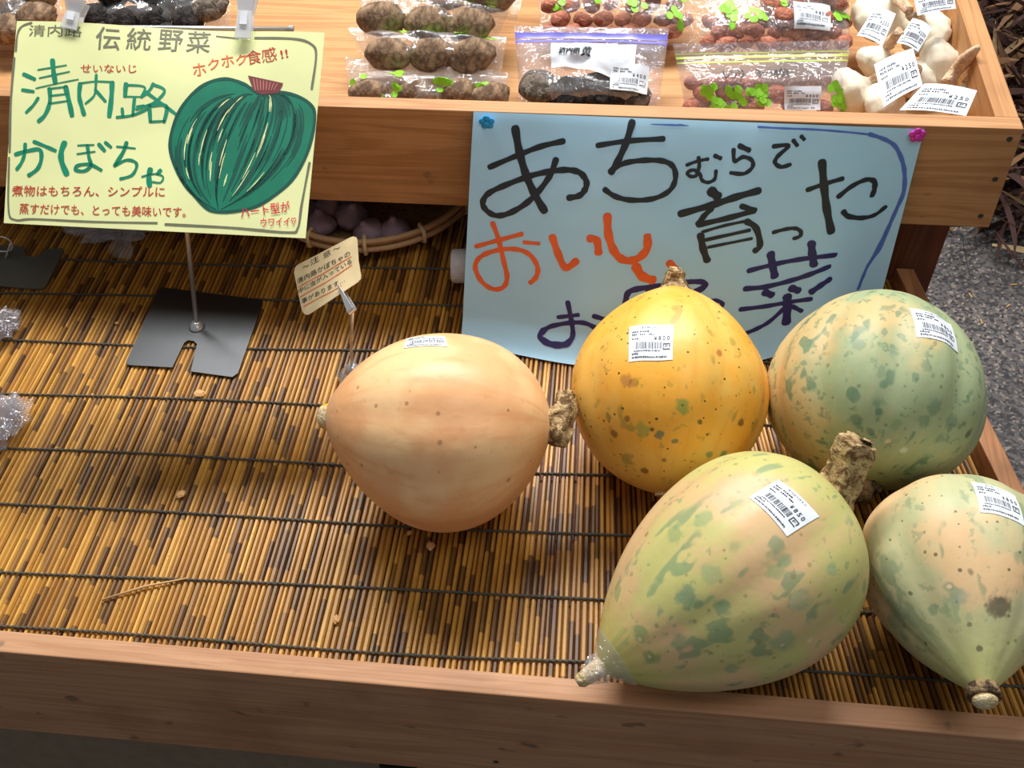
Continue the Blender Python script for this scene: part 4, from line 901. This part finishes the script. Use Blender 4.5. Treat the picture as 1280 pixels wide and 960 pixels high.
def bag(name, lab, pxq, zt, zb, T, mat, seed, group=None, flat=0.22, crk=0.004, zips=None, clovers=(), cat='bag'):
    Q = [at(*pxq[0], zt), at(*pxq[1], zt), at(*pxq[2], zb), at(*pxq[3], zb)]
    ctr = sum(Q, Vector()) / 4; r = empty(name, (ctr.x, ctr.y, 0.131), lab, cat, group)
    fu, n = film_sheet(Q, T, seed, crk, True, flat=flat); fl_, _ = film_sheet(Q, T, seed, crk, False, flat=flat)
    g = G(); g.grid(fu, 34, 26); g.grid(fl_, 10, 8); g.build('plastic_film', mat, r, smooth=True)
    if zips:
        for v0, v1, m in zips: G().grid(lambda u, v: fu(u, v0 + (v1 - v0) * v, 0.0007), 34, 2).build('zip_strip', m, r, smooth=True)
    if clovers:
        g = G(); rd = random.Random(seed + 50); w = (Q[1] - Q[0]).length; h = (Q[3] - Q[0]).length
        for cu, cv, k in clovers:
            for j in range(k):
                a_ = rd.uniform(0, 2 * PI); d = rd.uniform(0.25, 1) * 0.0105; uu = cu + math.cos(a_) * d / w; vv = cv + math.sin(a_) * d / h; R_ = 0.0042
                if not (0.02 < uu < 0.98 and 0.02 < vv < 0.98): continue
                ring = [fu(uu + R_ * math.cos(t * PI / 5) / w, vv + R_ * math.sin(t * PI / 5) / h, 0.0012 + j * 0.00012) for t in range(10)]
                g.add(ring, [tuple(range(10))])
        g.build('clover_print', M['clover'], r)['kind'] = 'stuff'
    return r, fu, Q, n
def bag_label(r, fu, pxq, Q, u0, v0, u1, v1, price, rot=False, nm=' '):
    """quad in bag coordinates: bottom-left (u0, v0), top-right (u1, v1)"""
    def fn(a_, b_, off):
        return fu(u0 + (u1 - u0) * a_, v0 + (v1 - v0) * b_, 0.0040 + off)
    return sticker(fn, price, r, 'price_label', nm)
def barkmat():
    k = NT('taro_skin', 0.8, 0.25); o = k.obj(); n0 = k.noise(o, 45, 3, 0.6, 0.5); n1 = k.noise(k.scale(o, (4, 1, 4)), 60, 3)
    k.color(k.mix(k.ramp(k.math('ADD', k.math('MULTIPLY', n0, 0.6), k.math('MULTIPLY', n1, 0.4)), 0.38, 0.62), lin(96, 74, 56), lin(160, 132, 104))).bump(n1, 0.7, 0.003); return k.m
M['taro'] = barkmat(); M['tuber'] = stem_material('tuber_skin', lin(158, 92, 74), lin(196, 128, 104)); M['black_veg'] = stem_material('black_dried_skin', lin(22, 20, 20), lin(62, 58, 56))
M['grey_veg'] = stem_material('grey_brown_skin', lin(70, 62, 54), lin(128, 116, 104))
def lump(c, rx, ry, rz, seed, rot=0.0, k=0.14, taro=False):
    g = G(); R = Matrix.Rotation(rot, 3, 'Z')
    def fn(u, v):
        t = 2 * PI * u; p_ = PI * v; q = Vector((math.cos(t) * math.sin(p_), math.sin(t) * math.sin(p_), math.cos(p_)))
        s_ = 1 + k * noise.noise(q * 1.6 + Vector((seed * 3.3, 0, 0))) + (0.02 * math.sin(q.x * 22) if taro else 0)
        return c + R @ Vector((q.x * rx * s_, q.y * ry * s_, q.z * rz * s_))
    return g.grid(fn, 20, 12, True)
def solid(name, lab, cat, group, c, rx, ry, rz, seed, rot, mat, base=0.131, taro=False):
    o = lump(c, rx, ry, rz, seed, rot, taro=taro).build(name, mat, None, True, org=Vector((c.x, c.y, c.z - rz))); tag(o, lab, cat, group); return o
taro_bags = [
    ('clear clover-printed bag of taro lying lowest against the front panel', ((432, 72), (637, 91), (628, 150), (440, 150)), .172, .1335, [(462, 118), (520, 118), (575, 118), (612, 122)], .016, ((.12, .4, 7), (.38, .62, 5), (.36, .3, 3), (.66, .42, 9), (.9, .45, 7), (.28, .12, 2))),
    ('clear clover-printed bag of taro, second up from the front panel', ((435, 34), (633, 46), (626, 98), (462, 98)), .176, .150, [(485, 68), (540, 68), (590, 70)], .018, ((.2, .82, 9), (.34, .6, 6), (.55, .72, 9), (.72, .62, 7), (.9, .75, 5))),
    ('clear clover-printed bag of taro, third up, with dark shiny film folds', ((450, -4), (640, 6), (618, 56), (458, 48)), .184, .160, [(477, 24), (535, 30), (588, 32)], .019, ((.2, .9, 6), (.45, .85, 8), (.72, .75, 8), (.9, .8, 6))),
    ('clear clover-printed bag of taro cut by the top edge of the photo', ((515, -60), (665, -52), (646, 26), (530, 10)), .188, .168, [(562, -14), (614, -8)], .022, ((.5, .5, 6), (.85, .35, 6)))]
for bi, (lab, q, zt, zb, cont, r, clo) in enumerate(taro_bags):
    T = r * 2.25
    rt, fu, Q, n = bag('taro_bag', lab, q, zt, zb, T, M['film'], 3 + bi, None, 0.18, 0.005, None, clo)
    for i, (x, y) in enumerate(cont):
        fy = 0.0; zz = zb + (zt - zb) * max(0, min(1, (q[3][1] - y) / (q[3][1] - q[0][1]))) + r * 0.95 + 0.0006
        c = at(x, y, zz); solid('taro', (('left', 'second from left', 'third from left', 'right')[i] if len(cont) == 4 else ('left', 'middle', 'right')[i] if len(cont) == 3 else ('left', 'right')[i]) + ' fibrous brown taro corm ' + ('in the lowest clover bag', 'in the second clover bag from the front', 'in the third clover bag from the front', 'in the clover bag at the top edge')[bi], 'taro', ('taro in the front bag', 'taro in the second bag', 'taro in the third bag', 'taro in the topmost bag')[bi], c, r * 1.38, r * 1.05, r * 0.95, bi * 5 + i, 0.2 * i, M['taro'], taro=True)
# ziplock with dark contents
q = ((643, 33), (836, 36), (822, 152), (652, 150)); rt, fu, Q, n = bag('ziplock_bag', 'ziplock bag with a purple-blue seal, holding dark dried vegetables and a white label', q, .190, .1335, 0.042, M['film_purple'], 21, None, 0.30, 0.004, ((0.86, 0.93, M['zip_blue']), (0.80, 0.84, M['zip_blue'])))
G().grid(lambda u, v: fu(.24 + .56 * u, (.37 - .20 * u * u) + ((.76 - .03 * u) - (.37 - .20 * u * u)) * v, 0.0032), 30, 14).build('white_label', M['label'], rt, smooth=True)
ik = Ink()
UPSIGN[0] = 1; ik.bold('清内路', (0.29, 0.50), (0.43, 0.49), 0.12, 0.003); ik.bold('黄', (0.44, 0.47), (0.50, 0.465), 0.16, 0.003)
ik.build('black_lettering', lambda a_, b_: fu(a_, b_, 0.0044), M['ink_black'], rt)
bag_label(rt, fu, q, Q, .64, .13, .90, .42, '¥400')
for i, (x, y, rx, ry, rz, rot, m) in enumerate(((674, 108, .021, .026, .013, 0.3, 'grey_veg'), (712, 116, .026, .026, .0115, 0.9, 'black_veg'), (755, 112, .032, .028, .0125, 0.1, 'black_veg'), (792, 120, .018, .022, .012, 0.2, 'grey_veg'))):
    zz = .1335 + (.190 - .1335) * max(0, (151 - y) / 117) + rz + 0.0008
    c = at(x, y, zz); solid('dried_vegetable', ('grey-brown' if m == 'grey_veg' else 'black') + ' shrivelled dried vegetable inside the purple-seal ziplock bag', 'vegetable', m.split('_')[0] + ' dried vegetables in the ziplock bag', c, rx, ry, rz, 30 + i, rot, M[m])
# bags of small reddish tubers
def tubers(pts, zf, grp, lab, seed, r=0.0085):
    rd = random.Random(seed)
    for i, (x, y) in enumerate(pts):
        rr = r * rd.uniform(0.85, 1.15); zz = zf(y) + rr * 0.9; c = at(x, y, zz)
        solid('small_tuber', lab, 'tuber', grp, c, rr * 1.4, rr, rr * 0.9, seed + i, rd.uniform(-1.2, 1.2), M['tuber'])
def rows(x0, x1, ys, dx, seed, skip=()):
    rd = random.Random(seed); out_ = []
    for j, y in enumerate(ys):
        x = x0 + (j % 2) * dx / 2
        while x <= x1:
            out_.append((x + rd.uniform(-2, 2), y + rd.uniform(-1.5, 1.5))); x += dx
    return out_
zf = lambda yb, zb, yt, zt: (lambda y: zb + (zt - zb) * max(0, min(1, (yb - y) / (yb - yt))) + 0.0008)
q = ((665, -62), (862, -60), (872, 60), (676, 40)); rt, fu, Q, n = bag('clover_bag', 'clover-printed clear bag of small reddish tubers behind the purple-seal ziplock bag', q, .196, .148, .030, M['film'], 41, None, 0.2, 0.003, None, ((.12, .42, 9), (.12, .2, 7), (.36, .3, 9), (.55, .62, 7), (.62, .25, 9), (.9, .45, 9), (.86, .15, 5)))
tubers(rows(690, 862, (-30, -12, 6, 24, 40), 25, 1), zf(50, .148, -62, .196), 'tubers in the bag behind the ziplock', 'small reddish-brown tuber in the clover bag behind the purple-seal ziplock', 400)
bag_label(rt, fu, q, Q, .60, .30, .83, .62, '¥400')
q = ((862, -40), (1062, -30), (1062, 70), (876, 68)); rt, fu, Q, n = bag('ziplock_bag', 'clover-printed bag with a pale green seal, just behind the foremost green-seal ziplock', q, .192, .156, .030, M['film'], 43, None, 0.38, 0.003, ((0.60, 0.64, M['zip_green']), (0.68, 0.71, M['zip_green'])), ((.18, .34, 9), (.2, .2, 7), (.36, .2, 9), (.5, .38, 7), (.7, .18, 7), (.92, .3, 9)))
tubers(rows(885, 1056, (26, 40, 54), 24, 2), zf(69, .156, -35, .192), 'tubers in the second green-seal bag', 'small reddish-brown tuber in the second green-seal bag from the front', 440)
bag_label(rt, fu, q, Q, .60, .08, .84, .36, '¥400')
q = ((841, 55), (1062, 50), (1052, 152), (860, 152)); rt, fu, Q, n = bag('ziplock_bag', 'foremost ziplock bag with a pale green seal and black handwriting, holding small tubers', q, .196, .1335, .036, M['film_purple'], 47, None, 0.34, 0.003, ((0.80, 0.83, M['zip_green']), (0.86, 0.875, M['zip_green']), (0.74, 0.76, M['zip_green'])), ((.15, .32, 9), (.27, .36, 6), (.17, .16, 7), (.42, .38, 9), (.47, .30, 3), (.33, .18, 5), (.9, .32, 8), (.95, .22, 8)))
tubers(rows(868, 955, (104, 118, 132), 24, 3) + [(972, 118), (990, 132), (1012, 120), (1030, 134)], zf(152, .1335, 52, .196), 'tubers in the foremost green-seal ziplock', 'small reddish-brown tuber in the foremost green-seal ziplock bag', 470)
ik = Ink(); ik.bold('レンジ', (.24, .52), (.36, .525), .11, .0025); ik.bold('3〜4分', (.43, .525), (.62, .53), .12, .0025)
ik.build('black_lettering', lambda a_, b_: fu(a_, b_, 0.0030), M['ink_black'], rt)
bag_label(rt, fu, q, Q, .575, .13, .80, .42, '¥400')
q = ((948, -70), (1068, -64), (1058, 34), (956, 28)); rt, fu, Q, n = bag('clear_bag', 'clear bag of reddish tubers left of the garlic, cut by the top edge', q, .204, .176, .030, M['film'], 49, None, 0.1, 0.003)
tubers(rows(966, 1050, (-28, -12, 4, 20), 26, 4), zf(32, .176, -66, .204), 'tubers in the bag left of the garlic', 'small reddish-brown tuber in the clear bag cut by the top edge', 500, 0.0095)
bag_label(rt, fu, q, Q, .48, .16, .98, .50, '¥400')
# bags behind the yellow sign
q = ((-70, -60), (70, -58), (84, 60), (-70, 66)); rt, fu, Q, n = bag('clear_bag', 'crinkled clear bag of brown vegetables at the upper left corner, behind the yellow sign', q, .190, .136, .040, M['film'], 61, None, 0.12, 0.008)
for i, (x, y) in enumerate(((-30, 30), (12, 36), (45, 20), (8, 0), (50, -8), (-20, -10))):
    zz = .136 + .054 * max(0, (62 - y) / 122) + .017; solid('brown_vegetable', 'rounded brown vegetable inside the crinkled bag at the upper left', 'vegetable', 'brown vegetables in the corner bag', at(x, y, zz), .024, .02, .016, 60 + i, i * .5, M['taro'])
bag_label(rt, fu, q, Q, .30, .02, .62, .20, '¥100')
q = ((100, -62), (286, -60), (290, 56), (96, 50)); rt, fu, Q, n = bag('clear_bag', 'shiny clear bag of black vegetables behind the top edge of the yellow sign', q, .192, .136, .036, M['film'], 63, None, 0.12, 0.009)
for i, (x, y, m) in enumerate(((120, 20, 'black_veg'), (158, 24, 'black_veg'), (196, 20, 'black_veg'), (236, 22, 'black_veg'), (140, -8, 'black_veg'), (180, -10, 'black_veg'), (222, -8, 'black_veg'), (262, 10, 'grey_veg'), (130, 44, 'black_veg'), (210, 46, 'black_veg'))):
    zz = .136 + .056 * max(0, (54 - y) / 116) + .014; solid('dried_vegetable', ('black' if m == 'black_veg' else 'grey-brown') + ' wrinkled vegetable in the shiny bag behind the yellow sign', 'vegetable', m.split('_')[0] + ' vegetables behind the yellow sign', at(x, y, zz), .025, .018, .013, 80 + i, i * .6, M[m])
bag_label(rt, fu, q, Q, .40, .28, .64, .58, '¥400')

# crumpled plastic on the mat
def crumple(name, lab, c, r, seed, mat, flat=0.6, dark=False):
    rt = empty(name, (c.x, c.y, 0.0), lab, 'bag')
    g = G()
    for k in range(3):
        def fn(u, v):
            t = 2 * PI * u; p_ = PI * v; q = Vector((math.cos(t) * math.sin(p_), math.sin(t) * math.sin(p_), math.cos(p_)))
            s_ = (0.75 - k * 0.15) + 0.55 * noise.noise(q * 2.6 + Vector((seed, k * 5, 0))) + 0.25 * noise.noise(q * 6 + Vector((seed, k, 0)))
            return c + Vector((q.x * r[0], q.y * r[1], 0)) * s_ + Vector((0, 0, max(0.001 - c.z, q.z * r[2] * s_)))
        g.grid(fn, 28, 16, True)
    g.build('plastic_film', mat, rt, smooth=False); return rt
M['film_crumple'] = film('crumpled_film', (0.97, 0.96, 0.98), 0.07, 120, 0.8)
crumple('plastic_bag', 'gathered end of a clear plastic bag at the left edge, below the grey plate', at(4, 404, .012), (.020, .024, .014), 1.3, M['film_crumple'])
crumple('plastic_bag', 'pinkish crumpled clear plastic bag at the left edge, halfway down the mat', at(2, 525, .014), (.024, .040, .018), 4.7, M['film_crumple'])
kb = crumple('plastic_bag', 'knotted clear plastic bag in the shade just below the yellow card', at(138, 284, .016), (.060, .026, .016), 8.1, M['film_crumple'])
kc = at(155, 305, .012); g = G()
def kfn(u, v):
    t = 2 * PI * u; w = 0.004 + 0.010 * v + 0.003 * noise.noise((math.cos(t) * 2, math.sin(t) * 2, v * 3)); return kc + Vector((0.0, 0.012, 0.0)) * (1 - v * 2) + Vector((math.cos(t) * w, 0, max(-.011, math.sin(t) * w * 0.9)))
g.grid(kfn, 18, 10, True).build('knot_tail', M['film_wrap'], kb)

# ---------------------------------------------------------------- garlic with price tags
GL = [  # px, py, radius, z, axis(x, y, z), stem target px or None, label, tag corners [(px,py,z) x4: TL TR BR BL] or None
    (1100, 22, .032, .176, (0.3, -0.2, 0.9), (1137, 14, .212), 'large white garlic bulb at the back left of the garlic pile', [(1092, 13, .213), (1120, 16, .216), (1103, 56, .206), (1071, 46, .204)], 1),
    (1158, 42, .026, .166, (-0.5, -0.3, 0.8), (1138, 20, .208), 'white garlic bulb at the back right, against the side panel', [(1140, -6, .222), (1192, -14, .214), (1196, 10, .206), (1146, 21, .212)], 0),
    (1172, 80, .027, .158, (0.7, -0.1, 0.3), None, 'white garlic bulb with a long papery stem leaning on the side panel', None, 0),
    (1094, 78, .0215, .158, (0.5, 0.4, 0.8), (1124, 40, .206), 'small white garlic bulb in the middle left of the pile', [(1140, 24, .208), (1166, 34, .204), (1148, 64, .196), (1120, 55, .200)], 1),
    (1062, 116, .026, .158, (0.8, 0.2, 0.4), (1104, 92, .180), 'white garlic bulb beside the green-seal bag, front left of the pile', None, 0),
    (1146, 100, .0205, .152, (-0.3, -0.5, 0.8), (1122, 70, .194), 'pinkish-white garlic bulb half hidden behind the upright price tag', [(1092, 82, .204), (1142, 59, .206), (1154, 106, .196), (1104, 135, .192)], 0),
    (1106, 132, .025, .155, (0.5, -0.2, 0.7), None, 'cream garlic bulb lowest in the pile, touching the front panel', [(1155, 106, .206), (1222, 112, .206), (1208, 144, .198), (1124, 139, .198)], 0),
    (1200, 128, .020, .151, (0.2, 0.3, 0.9), None, 'small garlic bulb in the front right corner of the box', None, 0)]
for i, (px, py, r, z, ax_, stp, lab, tg, bent) in enumerate(GL):
    c = at(px, py, z); t = empty('garlic_bulb', (c.x, c.y, .131), lab, 'garlic', None)
    axv = Vector(ax_).normalized(); bulb_mesh(c, r, axv, t, None, i * 1.7 + 1, 10).build('bulb_skin', M['garlic'], t, smooth=True)
    nk = c + axv * (r * 0.95)
    if i == 2: path = [nk - Vector((.01, 0, .0)), at(1195, 88, .178), at(1208, 72, .196), at(1223, 59, .214)]; rr_ = [.007, .0062, .0065, .0022]; path[0] = at(1184, 104, .168)
    elif stp: path = [nk, nk.lerp(at(*stp), .5), at(*stp)]; rr_ = [.0065, .0055, .0045]
    else: path = [nk, nk + axv * .012]; rr_ = [.006, .004]
    stemmesh(dict(root=t), nk, path, rr_, M['garlic_stem'], 'papery_stem', i + 2, 14, 0.16, 3)
    if tg:
        Qt = [at(a_, b_, c_) for a_, b_, c_ in tg]
        def fn(u, v, off, Qt=Qt):
            b = Qt[3].lerp(Qt[2], u).lerp(Qt[0].lerp(Qt[1], u), v); nn = (Qt[1] - Qt[0]).cross(Qt[3] - Qt[0]).normalized()
            if nn.dot(CAM - b) < 0: nn = -nn
            return b + nn * (off + 0.003 * math.sin(u * 3.0 + 0.5))
        sticker(fn, '¥250', t, 'price_tag', ' ')
# tan stem standing between the two tags
# ---------------------------------------------------------------- bits on the mat
a_ = at(127, 750, .0012); b_ = at(233, 723, .0012); m_ = a_.lerp(b_, .5) + Vector((0, .002, .001))
tag(G().tube([a_, m_, b_], [.0009, .0011, .0007], 6).build('straw_bit', M['straw'], None, True, org=Vector((m_.x, m_.y, 0))), 'thin pale straw lying across the slats at the lower left', 'straw')
for i, (x, y, s_, lab) in enumerate(((249, 492, .0042, 'largest pale crumb on the mat, just below the dark base plate'), (226, 618, .0034, 'pale crumb on the mat between the plate and the front rail'), (538, 682, .0032, 'pale flake on the mat just below the peach pumpkin'), (146, 404, .0016, 'tiny crumb on the mat left of the dark base plate'), (512, 666, .0020, 'small brown crumb at the foot of the peach pumpkin'), (420, 774, .0028, 'pale chip on the mat near the front rail'))):
    c = at(x, y, s_ * .5 + .0004); o = lump(c, s_ * 1.3, s_, s_ * .55, 90 + i, i, 0.5).build('crumb', M['crumb'], None, False, org=Vector((c.x, c.y, 0))); tag(o, lab, 'crumb')
# ---------------------------------------------------------------- dried plants on the floor at the upper right
M['dry1'] = plain('dry_leaf', lin(128, 92, 62), 0.8); M['dry2'] = plain('dry_dark_leaf', lin(66, 40, 34), 0.85); M['dry3'] = plain('pale_husk', lin(170, 146, 104), 0.8)
def dried(c, n_, R, lab, seed):
    rt = empty('dried_plant', (c.x, c.y, -0.75), lab, 'plant', None); rd = random.Random(seed)
    gs = {'dry1': G(), 'dry2': G(), 'dry3': G()}
    for i in range(n_):
        m = rd.choice(('dry1', 'dry2', 'dry2', 'dry2', 'dry3') if i % 2 else ('dry1', 'dry2', 'dry2')); g = gs[m]
        p = c + Vector((rd.gauss(0, R[0]), rd.gauss(0, R[1]), 0)); p.z = -0.74 + rd.uniform(0, R[2]); d = Vector((rd.uniform(-1, 1), rd.uniform(-1, 1), rd.uniform(-.35, .6))).normalized(); w = d.orthogonal().normalized() * rd.uniform(.003, .009); L = rd.uniform(.06, .20)
        w.rotate(Matrix.Rotation(rd.uniform(0, 6), 3, d)); n0 = len(g.v); bnd = Vector((rd.uniform(-.05, .05), rd.uniform(-.05, .05), rd.uniform(-.07, .02)))
        for j in range(5):
            s_ = j / 4; q = p + d * L * s_ + bnd * s_ * s_; k = math.sin(PI * (0.12 + 0.84 * s_)); q.z = max(q.z, -.745); g.v += [q - w * k, q + w * k]
        for j in range(4): g.f.append((n0 + 2 * j, n0 + 2 * j + 1, n0 + 2 * j + 3, n0 + 2 * j + 2))
    for m, nm in (('dry1', 'brown_leaves'), ('dry2', 'dark_leaves'), ('dry3', 'pale_husks')):
        o = gs[m].build(nm, M[m], rt); o['kind'] = 'stuff'
    G().tube([c + Vector((-.1, -.1, -0.70 - c.z)), c + Vector((.02, .02, -0.55 - c.z)), c + Vector((.12, .15, -0.42 - c.z))], [.012, .010, .006], 8).build('stalk', M['dry1'], rt)
def fcol(x, y): p = at(x, y, -0.6); return Vector((p.x, p.y, -0.6))
dried(fcol(1290, 40), 900, (.13, .16, .30), 'heap of dried brown stalks and husks on the floor, uppermost at the right edge', 1)
dried(fcol(1292, 165), 620, (.10, .12, .20), 'lower heap of dark dried leaves on the floor beyond the box corner', 2)
for i, (x, y) in enumerate(((1263, 356), (1215, 372), (1262, 381), (1250, 300), (1228, 405))):
    p = at(x, y, -.748); o = G().tube([p, p + Vector((.012 * math.cos(i * 2), .012 * math.sin(i * 2), .002))], [.0022, .0014], 6).build('straw_bit', M['straw'], None, org=Vector((p.x, p.y, -.75)))
    tag(o, 'tiny bit of pale straw lying on the dark floor at the right', 'straw', 'straw bits on the floor')
